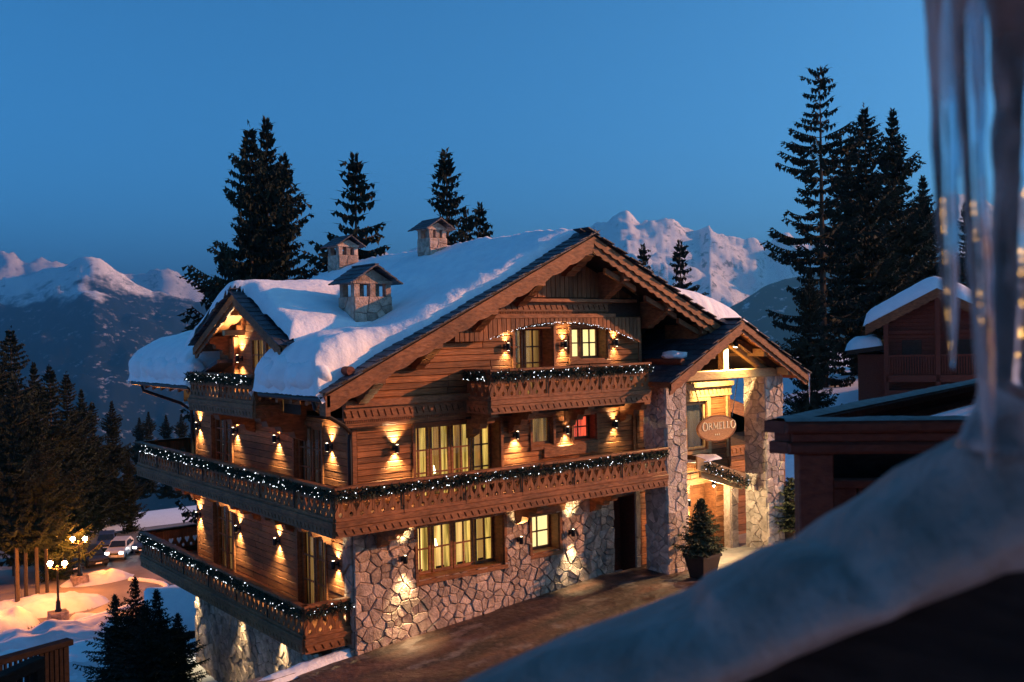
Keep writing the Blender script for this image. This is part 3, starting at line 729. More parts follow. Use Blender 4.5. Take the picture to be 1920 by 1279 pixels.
# gutters and downpipes
for y0, y1 in ((YB+.05, DY0), (DY1, YE)):
    MB().tube([(EX0-.07, y0, roof_z(EX0)-.14), (EX0-.07, y1, roof_z(EX0)-.14)], .065, 8).build('gutter', 'zinc', roof)
MB().tube([(EX0-.05, -.9, 6.45), (EX0+.02, -.9, 6.2), (-.45, -.45, 5.72), (-.12, -.18, 5.5), (-.12, -.14, 5.3), (-.12, -.14, 3.5)], .055, 8).build('downpipe', 'metal', chalet)
MB().tube([(EX0-.05, 11.6, 6.45), (EX0, 11.5, 6.2), (-.4, 10.9, 5.75), (-.1, 10.75, 5.5), (-.1, 10.7, 3.5)], .055, 8).build('downpipe', 'metal', chalet)
# snow-stop logs
def log(p0, p1, r, name='log', parent=None): return MB().tube([p0, p1], r, 12).build('snow_stop_log', 'red_wood', parent or roof)
log((-.75, -1.45, roof_z(-.75)+.16), (-.75, 1.6, roof_z(-.75)+.16), .11)

# --- dormer over the side balcony
DC, DZ, DSL, DH = 3.8, 9.1, .48, 3.0
def dz(y): return DZ - DSL*abs(y-DC)
mb = MB()
for s in (-1, 1):
    y0, y1 = DC + s*.001, DC + s*DH
    mb.prism(Frame((-1.4, 0, 0), (0, 1, 0), (0, 0, 1), (1, 0, 0)), [(y0, dz(y0)-.16), (y1, dz(y1)-.16), (y1, dz(y1)), (y0, dz(y0))], 0, 5.0)
dormer = part(mb, 'dormer', 'beam')
mb = MB(); mb.add([(-.75, DC-2.6, 5.9), (-.75, DC+2.7, 5.9), (-.75, DC+2.7, dz(DC+2.7)-.17), (-.75, DC, DZ-.17), (-.75, DC-2.6, dz(DC-2.6)-.17)], [(0, 1, 2, 3, 4)])
dw = mb.build('dormer_wall', 'dark_wood', dormer)
DF = Frame((-.75, 0, 0), (0, 1, 0), (0, 0, 1), (-1, 0, 0))
for k in range(15):
    z0 = 6.15 + k*.19; z1 = z0 + .19
    h = min(2.6, (DZ - .2 - z1)/DSL)
    if h < .15: break
    for a, b in ((DC-h, min(DC+h, 2.15)), (max(4.15, DC-h), DC+h)) if z1 < 7.95 else ((DC-h, DC+h),):
        if b - a > .1: MB().cbox(DF, a, b, z0+.005, z1-.004, 0, .035).build('plank', 'plank', dormer)
dgw = (2.2, 4.1, 5.95, 7.9)
def dormer_door():
    fr = DF; mb = MB(); a0, a1, b0, b1 = dgw
    for k in range(2):
        x0 = a0 + k*.925; mb2 = MB()
        mb2.box(fr, x0, x0+.1, b0, b1, .02, .09); mb2.box(fr, x0+.825, x0+.925, b0, b1, .02, .09); mb2.box(fr, x0+.1, x0+.825, b1-.1, b1, .02, .09); mb2.box(fr, x0+.1, x0+.825, b0, b0+.3, .02, .09)
        mb2.box(fr, x0+.45, x0+.48, b0+.3, b1-.1, .03, .08)
        for r in range(1, 4): mb2.box(fr, x0+.1, x0+.45, b0+.3+r*.38, b0+.33+r*.38, .03, .08); mb2.box(fr, x0+.48, x0+.825, b0+.3+r*.38, b0+.33+r*.38, .03, .08)
        mb2.build('glazed_door', 'beam', dormer)
    MB().box(fr, a0+.02, a1-.02, b0+.05, b1-.05, .012, .018).build('pane', 'glass', dormer)
    MB().box(fr, a0, a1, b0, b1, .002, .008).build('curtain', 'cur_dim', dormer)
dormer_door()
for s in (-1, 1):
    mbs = []
    n = 60; fr = Frame((-1.4, 0, 0), (0, 1, 0), (0, 0, 1), (-1, 0, 0))
    for (off, dep, amp, d0, per) in ((.05, .25, .025, .0, .2), (.06, .36, .035, -.06, .3)):
        mb = MB()
        for i in range(n):
            q = []
            for j in (i, i+1):
                y = DC + s*(.002 + (DH-.002)*j/n); q.append((y, dz(y)-off, dz(y)-dep-amp*abs(math.sin(math.pi*(DH*j/n)/per))))
            mb.add([fr.p(y, z, dd) for dd in (d0, d0+.05) for (y, z) in ((q[0][0], q[0][2]), (q[1][0], q[1][2]), (q[1][0], q[1][1]), (q[0][0], q[0][1]))], [(3, 2, 1, 0), (4, 5, 6, 7), (0, 1, 5, 4), (2, 3, 7, 6)])
        mb.build('barge_board', 'beam', dormer)
    # slates along the dormer verge
    u = V((0, -s, DSL)).normalized(); nn = V((0, s*DSL, 1)).normalized()
    for r in range(12):
        for c in range(2):
            uu = (u - nn*.07).normalized(); n2 = (nn + u*.07).normalized()
            slate(dormer, V((-1.55 + .3*c + .16, DC + s*(DH+.06), dz(DC+DH)-.02)) + u*(.285*r) + nn*.045, V((1, 0, 0)), uu, n2, .31, .42)
    # exposed slates at the eaves of the dormer
    for c in range(9): slate(dormer, V((-1.2 + .31*c, DC + s*(DH+.04), dz(DC+DH))) + nn*.05, V((1, 0, 0)), (u - nn*.07).normalized(), (nn + u*.07).normalized(), .3, .42)
for y in (DC-2.0, DC+2.0):   # tie beam and corbels of the dormer gable
    f2 = Frame((0, y-.11, 0), (-1, 0, 0), (0, 0, 1), (0, 1, 0)); z = dz(y)-.2
    MB().prism(f2, [(.7, z), (1.36, z), (1.36, z-.2), (1.2, z-.24), (1.18, z-.36), (1.0, z-.4), (.98, z-.52), (.82, z-.56), (.8, z-.7), (.7, z-.72)], 0, .22).build('corbel', 'beam', dormer)
MB().wbox(-1.36, -.76, 4.55, 4.72, 7.95, 8.1).build('brace', 'pale', dormer)
MB().wbox(-.92, -.79, 5.0, 5.13, 5.95, 7.9).build('post', 'beam', dormer)
f2 = Frame((-1.3, 5.3, 0), (0, 1, 0), (0, 0, 1), (1, 0, 0))   # small slate skirt beside the dormer
MB().prism(f2, [(0, 7.18), (1.75, 6.7), (1.75, 6.78), (0, 7.28)], 0, 1.5).build('lean_to_roof', 'slate', dormer)

# --- chimneys
def chimney(x, y, w, dp, z0, zb, zt, seed, n_open=2):
    """stone stack with an open arcade and a small slate gable roof; x,y = front left corner"""
    c = MB().wbox(x, x+w, y, y+dp, z0, zb).build('chimney', 'mortar', chalet)
    fF = Frame((x, y, 0), (1, 0, 0), (0, 0, 1), (0, -1, 0)); fS = Frame((x, y, 0), (0, 1, 0), (0, 0, 1), (-1, 0, 0)); fR = Frame((x+w, y, 0), (0, 1, 0), (0, 0, 1), (1, 0, 0))
    stones(fF, 0, w, z0, zb, .34, .22, c, th=.035, seed=seed); stones(fS, 0, dp, z0, zb, .34, .22, c, th=.035, seed=seed+1); stones(fR, 0, dp, z0, zb, .34, .22, c, th=.035, seed=seed+2)
    p = .17; ys = (y, y+dp-p)
    for i in range(n_open+1):
        xx = x + (w-p)*i/n_open
        for yy in ys: MB().cbox(Frame((0, yy+p, 0), (1, 0, 0), (0, 0, 1), (0, -1, 0)), xx, xx+p, zb, zt, 0, p, .012).build('pier', 'stone', c)
    MB().wbox(x-.03, x+w+.03, y-.03, y+dp+.03, zt, zt+.07).build('cap_stone', 'stone', c)
    ap = zt + .07 + .30*w + .02; o = .2
    fr = Frame((0, y-.02, 0), (1, 0, 0), (0, 0, 1), (0, 1, 0))
    MB().prism(fr, [(x+.02, zt+.071), (x+w-.02, zt+.071), (x+w/2, ap-.06)], 0, dp+.04).build('pediment', 'stone', c)
    for s in (-1, 1):
        u = V((-s, 0, .64)).normalized(); n = V((s*.64, 0, 1)).normalized(); L = (w/2+o)*1.19
        for r in range(4):
            for q in range(4):
                ww = (dp+.5)/4
                slate(c, V((x+w/2 + s*(w/2+o), y-.25+ww*(q+.5), ap+.02-(w/2+o)*.64)) + u*(L/4*r) + n*.03, V((0, 1, 0)), (u-n*.07).normalized(), (n+u*.07).normalized(), ww*.97, L/4*1.35, .035)
chimney(.72, 1.0, 1.12, .78, 7.4, 8.9, 9.24, 21)
chimney(5.35, 10.5, .8, .8, 9.3, 10.85, 11.15, 31)
chimney(5.95, 5.4, .68, .68, 9.6, 11.05, 11.32, 41)

# --- porch: two stone pillars, open gable roof
def pillar(x, y, w, dp, z0, z1, seed, taper=.0):
    p = MB().wbox(x, x+w, y, y+dp, z0, z1).build('stone_pillar', 'mortar', chalet)
    fF = Frame((x, y, 0), (1, 0, 0), (0, 0, 1), (0, -1, 0)); fS = Frame((x, y, 0), (0, 1, 0), (0, 0, 1), (-1, 0, 0)); fR = Frame((x+w, y, 0), (0, 1, 0), (0, 0, 1), (1, 0, 0))
    stones(fF, -.03, w+.03, z0, z1, .33, .165, p, m='pale_stone', th=.055, seed=seed); stones(fS, -.03, dp, z0, z1, .33, .165, p, m='pale_stone', th=.055, seed=seed+1); stones(fR, 0, dp, z0, z1, .45, .4, p, th=.045, seed=seed+2)
pillar(9.87, -1.28, .84, .86, .2, 6.3, 51); pillar(14.6, -1.28, .84, .86, .3, 6.3, 61)
PX, PZ, PSL, PH, PY = 12.6, 8.12, .54, 3.28, -2.0
def porch_z(x): return PZ - PSL*abs(x-PX)
mb = MB()
for s in (-1, 1):
    x0, x1 = PX + s*.001, PX + s*PH
    mb.prism(Frame((0, PY, 0), (1, 0, 0), (0, 0, 1), (0, 1, 0)), [(x0, porch_z(x0)-.16), (x1, porch_z(x1)-.16), (x1, porch_z(x1)), (x0, porch_z(x0))], 0, 3.6)
porch = part(mb, 'porch_roof', 'beam')
for s in (-1, 1):
    a, b = (PX-PH, PX-.003) if s < 0 else (PX+.003, PX+PH)
    verge(a, b, PY, 0, .24, .05, .03, .2, zf=porch_z, parent=porch); verge(a, b, PY+.06, 0, .36, .08, .045, .3, zf=porch_z, parent=porch)
slates(porch, PX-PH-.06, porch_z(PX-PH-.06), PY-.1, 12, 10, PSL, 1, .315, .34)
slates(porch, PX+PH+.06, porch_z(PX+PH+.06), PY-.1, 12, 2, PSL, -1, .315, .34)
# truss
tr = MB().cbox(Frame((0, -1.15, 0), (1, 0, 0), (0, 0, 1), (0, -1, 0)), 10.3, 15.2, 6.3, 6.58, 0, .3, .02).build('tie_beam', 'pale', porch)
TF = Frame((0, -1.12, 0), (1, 0, 0), (0, 0, 1), (0, -1, 0))
MB().cbox(TF, 12.47, 12.73, 6.58, 7.85, 0, .22, .02).build('king_post', 'pale', porch)
for x0, z0, x1, z1 in ((12.7, 7.75, 14.9, 6.58), (12.5, 7.75, 10.4, 6.6)):
    d = V((x1-x0, 0, z1-z0)); L = d.length; d.normalize(); f = Frame((x0, -1.08, z0), d, (d.z*-1 if d.x > 0 else d.z, 0, abs(d.x)), (0, -1, 0)); MB().cbox(f, 0, L, -.26, 0, 0, .16, .02).build('principal_rafter', 'pale', porch)
for x, zz in ((13.9, 7.0), (15.1, 6.36), (11.3, 7.0)):
    MB().wbox(x-.13, x+.13, -1.9, 1.4, zz-.02, zz+.22).build('porch_purlin', 'pale', porch)
log((10.1, -1.8, porch_z(10.1)+.15), (10.1, .6, porch_z(10.1)+.15), .1, parent=porch)

# --- entrance inside the porch: little canopy, stone jamb, rear wing
fr = Frame((0, -.9, 0), (1, 0, 0), (0, 0, 1), (0, 1, 0))
can = MB().prism(fr, [(11.6, 3.78), (14.1, 2.98), (14.1, 3.1), (11.6, 3.92)], 0, .9).build('entrance_canopy', 'dark_wood', chalet)
MB().prism(Frame((0, -.96, 0), (1, 0, 0), (0, 0, 1), (0, 1, 0)), [(11.6, 3.5), (14.1, 2.7), (14.1, 3.08), (11.6, 3.9)], 0, .055).build('canopy_fascia', 'pale', can)
MB().prism(Frame((0, -.84, 0), (1, 0, 0), (0, 0, 1), (0, 1, 0)), [(11.9, 3.2), (13.9, 2.6), (13.9, 2.72), (11.9, 3.45)], 0, .1).build('canopy_bracket', 'pale', can)
j = MB().wbox(13.95, 14.3, -.3, 0, .4, 3.0).build('stone_jamb', 'mortar', chalet)
stones(Frame((13.95, -.3, 0), (1, 0, 0), (0, 0, 1), (0, -1, 0)), 0, .35, .4, 3.0, .3, .25, j, th=.04, seed=71); stones(Frame((13.95, -.3, 0), (0, 1, 0), (0, 0, 1), (-1, 0, 0)), 0, .3, .4, 3.0, .3, .25, j, th=.04, seed=73)
wing = MB().wbox(14.35, 18.6, 1.0, 6, .3, 4.2).build('entrance_wing', 'dark_wood', chalet)
planks(Frame((0, 1.0, 0), (1, 0, 0), (0, 0, 1), (0, -1, 0)), 14.35, 18.6, .5, 3.4, .2, [], wing)
band(Frame((0, 1.0, 0), (1, 0, 0), (0, 0, 1), (0, -1, 0)), 14.35, 18.6, 3.4, 3.75, .03, wing, .22)
MB().prism(Frame((0, .4, 0), (1, 0, 0), (0, 0, 1), (0, 1, 0)), [(14.4, 5.45), (18.9, 4.1), (18.9, 4.25), (14.4, 5.62)], 0, 6).build('wing_roof', 'dark_wood', wing)
MB().prism(Frame((0, .34, 0), (1, 0, 0), (0, 0, 1), (0, 1, 0)), [(14.4, 5.15), (18.9, 3.8), (18.9, 4.22), (14.4, 5.58)], 0, .055).build('wing_fascia', 'beam', wing)

# ================================================================== GROUND
def drive_z(x, y):
    """forecourt: climbs towards the porch, level there, falls a little towards the camera"""
    z = .075*min(max(x, -6), 8.2) - .04
    if x < 0: z = .05*x - .04
    return z + .012*fbm(x*.4, y*.4) + .012*min(0, y+1.5)
def edge_y(x): return .05 if x >= 0 else .05 + .16*x     # left edge of the forecourt (top of the retaining wall)
heightfield('driveway', -9, 24, -24, .3, 90, 70, lambda x, y: drive_z(x, y) if y <= edge_y(x) + .2 else None, 'asphalt', None, 'structure')
# retaining kerb along the forecourt edge with a skin of snow
kb = thing('retaining_wall', 'low snow capped retaining wall at the edge of the driveway beside the chalet corner', 'wall', (-4, -.5, -1))
mb = MB(); mb.prism(WORLD, [(-.02, .1), (-9, edge_y(-9)+.05), (-9, edge_y(-9)+.45), (-.02, .5)], -4.2, -.06); mb.build('wall', 'mortar', kb)
vs, fs = [], []; K = 9
for i in range(91):
    x = -.03 - 8.97*i/90; c = edge_y(x) + .25
    for j in range(K):
        q = -1 + 2*j/(K-1); w = .27*(1 + .12*fbm(x*1.7, q))
        vs.append((x, c + q*w, drive_z(x, c) - .04 + .17*math.sqrt(max(0, 1-q*q))*(1 + .3*fbm(x*1.3, q, 2)) + .012*fbm(x*6, q*2)))
for i in range(90):
    for j in range(K-1): fs.append((i*K+j, i*K+j+1, (i+1)*K+j+1, (i+1)*K+j))
MB().add(vs, fs).build('snow_cap', 'snow', kb, True)
def ground_z(x, y):
    # yard beside the chalet, slope down to the street, snowy slope up on the right
    t = sstep(13, 46, y + .15*x)
    z = -3.1*(1-t) - 12.9*t
    z += (1-t)*(.45*fbm(x*.22, y*.22, 3) + .25*fbm(x*.7, y*.7, 5))
    z += 1.5*math.exp(-(((x+5.2)/2.6)**2 + ((y-3.4)/2.2)**2)) + 1.1*math.exp(-(((x+2.4)/1.6)**2 + ((y-3.0)/1.8)**2))
    r = sstep(15, 30, x)*(1-sstep(20, 40, y - .3*x))
    zr = .4 + 4.3*sstep(17, 42, x) + .3*fbm(x*.2, y*.2, 9)
    z = z*(1-r) + zr*r
    if y < .35:                                   # below the forecourt
        z = min(z, -.9 if x < 22 else z)
        if y < .25 and x > -9: z = min(z, drive_z(x, y) - .5)
    if x > 14 and y > .3:
        k = sstep(14, 16, x)*(1-sstep(20, 40, y - .3*x)); z = z*(1-k) + zr*k
    far = sstep(95, 240, y)
    return z - 60*far
heightfield('snowy_ground', -90, 130, -40, 150, 200, 190, ground_z, 'snow', None, 'structure')
heightfield('snowy_yard', -14, 3, .22, 14, 110, 90, lambda x, y: ground_z(x, y) + .06 + .12*fbm(x*.9, y*.9, 2) if (x < 0 or y > 10.95) else None, 'snow_rough', None, 'structure')
# valley floor far below and beyond
MB().wbox(-14000, 16000, -12000, 22000, -920, -900).build('valley_floor', 'snow', None)['kind'] = 'structure'

# street in the hollow behind the chalet
def street_poly(pts, z, name, m):
    return MB().add([(x, y, z) for x, y in pts], [tuple(range(len(pts)))]).build(name, m)
def street_z(x, y): return -12.45 + .03*fbm(x*.3, y*.3)
heightfield('street', -30, 50, 47, 92, 90, 60, lambda x, y: street_z(x, y) if (49.5 + 2*math.sin(x*.13) < y < 88) else None, 'street', None, 'structure')
# heaped snow islands beside the street lamps and along the verge
def mound(name, x, y, rx, ry, h, label, rot=0, z0=-12.6, m='snow_rough', seed=0):
    c, s = math.cos(rot), math.sin(rot)
    def f(u, v):
        a = u/rx; b = v/ry; d = 1 - a*a - b*b
        if d < -.06: return None
        return max(-.1, h*max(0, d)**.6*(1 + .35*fbm(u*.5+seed, v*.5, seed)) + .1*fbm(u*1.3, v*1.3, seed) - .05)
    vs, idx, fs = [], {}, []; N = 34
    for j in range(N+1):
        for i in range(N+1):
            u, v = rx*1.05*(2*i/N-1), ry*1.05*(2*j/N-1); z = f(u, v)
            if z is None: continue
            idx[i, j] = len(vs); vs.append((x + u*c - v*s, y + u*s + v*c, z0 + z))
    for j in range(N):
        for i in range(N):
            k = [(i, j), (i+1, j), (i+1, j+1), (i, j+1)]
            if all(q in idx for q in k): fs.append(tuple(idx[q] for q in k))
    o = MB().add(vs, fs).build(name, m, None, True); o['kind'] = 'structure'
    return o
mound('snow_bank', 5.4, 59.5, 5.2, 2.6, 1.3, '', -.15, seed=1)
mound('snow_bank', .8, 55.5, 4.0, 1.8, 1.9, '', .1, seed=2)
mound('snow_bank', 3.2, 49.0, 7.5, 2.4, 1.7, '', .1, seed=3)
mound('snow_bank', 11.5, 66.0, 3.2, 1.6, .9, '', 0, seed=4)
mound('snow_bank', 7.6, 55.2, 1.3, .8, .5, '', 0, seed=5)
# snow ridge added where a car's light trail curves along the street
kp = [(-1.5, 50.8), (2.6, 52.2), (6, 53.6), (9.2, 55.0), (12.0, 56.2), (14.0, 57.6), (15.1, 59.4), (15.2, 61.3), (14.6, 63.0), (13.6, 64.4)]
def smooth_path(pts, n=8):
    out = []
    P = [V((*p, 0)) if len(p) == 2 else V(p) for p in pts]
    for i in range(len(P)-1):
        a, b, c, d = P[max(i-1, 0)], P[i], P[i+1], P[min(i+2, len(P)-1)]
        for k in range(n):
            t = k/n; out.append(.5*((2*b) + (c-a)*t + (2*a-5*b+4*c-d)*t*t + (3*b-a-3*c+d)*t**3))
    out.append(P[-1]); return out
sp = smooth_path(kp)
MB().tube([p + V((0, 0, -12.42)) for p in sp], [.22 + .05*fbm(i*.4, 0) for i in range(len(sp))], 8).build('light_trail_ridge', 'snow', None, True)['kind'] = 'structure'

# ================================================================== SNOW ON THE ROOFS
def rnd_edge(d, R):
    if d <= -.24: return None
    if d <= 0: return d/.24*.22
    t = min(1, d/R); return math.sqrt(1-(1-t)**2)
def roof_snow(x, y):
    # distance to the edge of the snow
    front = y - (YB + .40 + .13*fbm(x*.8, 1.3) + (.34*sstep(4.2, 6.6, x) if x < RX else -.1) - .16*sstep(.4, -1.2, x))
    eave = max(.0, x - (EX0 - .13) + .19 + .07*fbm(y*1.1, 4.4) + .03*fbm(y*4, 2.2))
    back = YE + .15 - y; right = EX1 + .1 - x
    d = min(eave, front, back, right)
    # gap in front of the dormer
    dx = max(0.0, .9 - x); gy = min(y - 2.25, 7.0 - y)
    g = max(x - .95, -gy) if (x <= .95 or gy >= 0) else math.hypot(x-.95, max(0, -gy))
    d = min(d, g*1.0)
    e = rnd_edge(d, .62)
    if e is None or x < EX0 - .23: return None
    if x < EX0 - .14: return roof_z(x) + .03 - .05*abs(fbm(y*2.3, 9.1))
    T = .42 + .12*fbm(x*.35, y*.35, 8) + .55*sstep(1.4, -1.0, x) + .045*fbm(x*1.5, y*1.5) + .018*fbm(x*4, y*4)
    if x > RX: T = .34 + .85*sstep(9.5, 13.5, x)
    T -= .14*sstep(2.0, 0, abs(x-RX))
    z = roof_z(x)
    return z + .02 + T*e
q = heightfield('roof_snow', -1.9, 15.4, -1.5, 12.9, 230, 200, roof_snow, 'snow', None, 'stuff')
tag(q, 'thick unbroken blanket of snow over the main roof of the chalet', 'snow')
def dormer_snow(x, y):
    d = min(x + 1.62 + .04*fbm(y, 2.2) - .42*sstep(DC+.05, DC-.25, y), 5.6 - x, DH + .12 - abs(y-DC) + .05*fbm(x*1.2, 7) - (.14*sstep(2, -1, x) if y < DC else -.1))
    e = rnd_edge(d, .42)
    if e is None or (d < -.02 and x < -1.1): return None
    yy = abs(y-DC); zr = DZ - DSL*math.sqrt(yy*yy + .12)
    return zr + .02 + (.5 + .08*fbm(x*.5, y*.5, 3) + .02*fbm(x*3, y*3))*e
q = heightfield('roof_snow', -1.75, 5.6, DC-3.4, DC+3.4, 130, 120, dormer_snow, 'snow', None, 'stuff')
tag(q, 'rounded cap of snow over the small dormer gable with the glowing soffit', 'snow')
def ellipsoids(items, seed=0, n=12):
    mb = MB()
    for k, (c, r) in enumerate(items):
        c = V(c); pts = []; fs = []
        for j in range(n+1):
            for i in range(2*n):
                th = math.pi*j/n; ph = math.pi*i/n; d = V((math.sin(th)*math.cos(ph), math.sin(th)*math.sin(ph), math.cos(th)))
                q = 1 + .22*noise.noise(d*1.4 + V((k*3.1+seed, 0, 0))) + .07*noise.noise(d*4 + V((k+seed, 3, 0))); pts.append(c + V((d.x*r[0], d.y*r[1], d.z*r[2]))*q)
        for j in range(n):
            for i in range(2*n): fs.append((j*2*n+i, j*2*n+(i+1) % (2*n), (j+1)*2*n+(i+1) % (2*n), (j+1)*2*n+i))
        mb.add(pts, fs)
    return mb
R9 = random.Random(12)
for y0, y1, lab in ((-.75, 2.05, 'bulging lip of snow hanging over the eave between the dormer and the front gable'), (7.2, 12.3, 'bulging lip of snow hanging over the far eave left of the dormer')):
    it = []; y = y0
    while y < y1:
        rz = R9.uniform(.36, .46); it.append(((EX0 + .12 + R9.uniform(-.05, .05), y, roof_z(EX0) + rz*.92), (R9.uniform(.36, .46), R9.uniform(.5, .75), rz))); y += R9.uniform(.4, .6)
    q = ellipsoids(it, y0).build('eave_snow', 'snow', None, True); q['kind'] = 'stuff'; tag(q, lab, 'snow')
def porch_snow(x, y):
    d = min(x - PX - .1 - .1*abs(fbm(y*2, 1)), PX + PH + .1 - x, y - PY - .02 + .08*fbm(x*2, 3), 1.4 - y)
    if d < -.1: return None
    return porch_z(x) + .05 + .12*max(0, min(1, d/.2))**.5*(1 + .3*fbm(x*1.2, y))
q = heightfield('roof_snow', PX+.05, PX+PH+.12, PY-.05, 1.5, 60, 60, porch_snow, 'snow', None, 'stuff'); tag(q, 'thin cover of snow on the far slope of the porch roof', 'snow')
def lump(name, c, r, label, m='snow', seed=0, n=16):
    mb = MB(); c = V(c); pts = []; fs = []
    for j in range(n+1):
        for i in range(2*n):
            th = math.pi*j/n; ph = math.pi*i/n; d = V((math.sin(th)*math.cos(ph), math.sin(th)*math.sin(ph), math.cos(th)))
            k = 1 + .35*noise.noise(d*1.6 + V((seed, 0, 0))) + .12*noise.noise(d*4 + V((seed, 3, 0)))
            pts.append(c + V((d.x*r[0], d.y*r[1], d.z*r[2]))*k)
    for j in range(n):
        for i in range(2*n): fs.append((j*2*n+i, j*2*n+(i+1) % (2*n), (j+1)*2*n+(i+1) % (2*n), (j+1)*2*n+i))
    o = MB().add(pts, fs).build(name, m, None, True); o['kind'] = 'stuff'
    return tag(o, label, 'snow')
lump('snow_lump', (10.4, -1.2, porch_z(10.4)+.16), (.3, .45, .14), 'small lump of snow caught against the log on the slate porch roof', seed=4)
lump('snow_lump', (12.3, -.5, 3.75), (.8, .45, .1), 'strip of snow lying on the little entrance canopy', seed=6)

# ================================================================== WALL LAMPS (each throws one beam up and one down)
def wall_lamp(p, n, label, up=1.0, down=1.0, W=20.0, off=.075, spread=106):
    p = V(p); n = V(n); u = V((0, 0, 1)).cross(n); t = thing('wall_lamp', label, 'wall lamp', p, 'up and down wall lamps on the chalet')
    fr = Frame(p, u, (0, 0, 1), n)
    MB().cbox(fr, -.05, .05, -.07, .07, 0, .03, .008).build('back_plate', 'metal', t)
    MB().box(fr, -.02, .02, -.02, .02, .03, .09).build('bracket', 'metal', t)
    c = fr.p(0, 0, .145); mb = MB()
    mb.lathe(c - V((0, 0, .10)), [(.055, 0), (.06, .01), (.06, .19), (.055, .2)], 12); mb.build('housing', 'metal', t, True)
    for s, e in ((1, up), (-1, down)):
        MB().lathe(c + V((0, 0, s*.101 - (.004 if s < 0 else 0))), [(.03, 0), (.03, .004)], 10).build('bulb', 'bulb', t)
        if e <= 0: continue
        ld = bpy.data.lights.new('beam', 'SPOT'); ld.energy = W*e*8.5; ld.spot_size = math.radians(spread); ld.spot_blend = 1.0; ld.shadow_soft_size = .05
        ld.color = (1.0, .78, .42)
        lo = bpy.data.objects.new('beam', ld); COL.objects.link(lo); lo.parent = t
        lo.matrix_parent_inverse = Matrix.Translation(-p); lo.location = c + V((0, 0, s*.115)) - n*off
        lo.rotation_euler = V((-n.x*.02, -n.y*.02, s)).to_track_quat('-Z', 'Y').to_euler()
    return t
NF, NS = (0, -1, 0), (-1, 0, 0)
wall_lamp((4.65, -.285, 7.5), NF, 'wall lamp left of the glazed door on the top gable balcony', W=7)
wall_lamp((6.72, -.285, 7.52), NF, 'wall lamp on the narrow plank panel between the two top gable windows', W=7)
wall_lamp((8.74, -.285, 7.52), NF, 'wall lamp right of the pale lit window on the top gable balcony', W=7)
wall_lamp((1.22, -.035, 4.99), NF, 'wall lamp on the plank wall between the drainpipe corner and the wide glazed bay')
wall_lamp((5.11, -.035, 5.03), NF, 'wall lamp right of the wide glazed bay on the middle balcony')
wall_lamp((6.96, -.035, 5.03), NF, 'wall lamp next to the red curtained window', W=14)
wall_lamp((8.9, -.035, 5.06), NF, 'wall lamp on the dim plank wall between the red window and the porch pillar', W=8)
wall_lamp((1.38, -.06, 2.15), NF, 'wall lamp on the stone wall left of the four leaved window', W=24, off=-.05, spread=70)
wall_lamp((5.15, -.06, 2.1), NF, 'wall lamp on the stone wall between the wide and the narrow window, shining up only', 1, 0, W=24, off=-.05, spread=70)
wall_lamp((7.07, -.06, 2.04), NF, 'wall lamp on the stone wall between the narrow window and the dark door', W=24, off=-.05, spread=70)
for y, z, l in ((10.15, 5.04, 'wall lamp at the far rear corner of the middle storey, beside the balcony end'), (7.05, 5.07, 'wall lamp right of the rear glazed door on the middle storey side wall'),
                (4.1, 5.04, 'wall lamp left of the front glazed door on the middle storey side wall'), (.93, 5.06, 'wall lamp beside the drainpipe on the middle storey side wall'),
                (10.3, 2.08, 'wall lamp at the far rear corner of the storey below, above the lowest balcony'), (7.0, 2.1, 'wall lamp right of the rear glazed door above the lowest balcony'),
                (4.2, 2.15, 'wall lamp left of the front glazed door above the lowest balcony'), (.72, 2.1, 'wall lamp in the narrow strip beside the stone corner above the lowest balcony')):
    wall_lamp((-.035, y, z), NS, l, W=17)
for y, l in ((10.7, 'wall lamp at the far rear corner of the stone base under the lowest balcony'), (6.9, 'wall lamp in the middle of the stone base under the lowest balcony'), (4.0, 'wall lamp on the stone base near the front, under the lowest balcony')):
    wall_lamp((-.06, y, -.18), NS, l, 0, 1, W=22, off=-.05, spread=64)
wall_lamp((-.05, .2, -.75), NS, 'wall lamp beside the basement door under the corner of the lowest balcony', 1, 0, W=14)
wall_lamp((-.79, 4.75, 7.3), NS, 'wall lamp inside the dormer gable, lighting its soffit gold', 1.5, .8, W=26, off=0, spread=115)
wall_lamp((12.05, -.035, 2.3), NF, 'wall lamp beside the entrance door behind the potted fir', W=16)
# spot lamp under the porch ridge
pl = thing('porch_spotlight', 'small black spotlight under the ridge of the entrance porch', 'spotlight', (12.9, -1.5, 7.45))
MB().tube([(12.9, -1.5, 7.5), (12.86, -1.5, 7.3)], [.09, .1], 10).build('housing', 'metal', pl, True)
MB().tube([(12.9, -1.5, 7.75), (12.9, -1.5, 7.5)], .02, 6).build('stem', 'metal', pl)
MB().tube([(12.858, -1.5, 7.297), (12.856, -1.5, 7.29)], .07, 10).build('bulb', 'bulb', pl)
ld = bpy.data.lights.new('beam', 'SPOT'); ld.energy = 1150; ld.spot_size = math.radians(140); ld.spot_blend = .6; ld.shadow_soft_size = .06; ld.color = (1, .7, .32)
lo = bpy.data.objects.new('beam', ld); COL.objects.link(lo); lo.parent = pl; lo.matrix_parent_inverse = Matrix.Translation(-pl.location); lo.location = (12.85, -1.5, 7.25)
lo.rotation_euler = V((-.12, .22, -1)).to_track_quat('-Z', 'Y').to_euler()

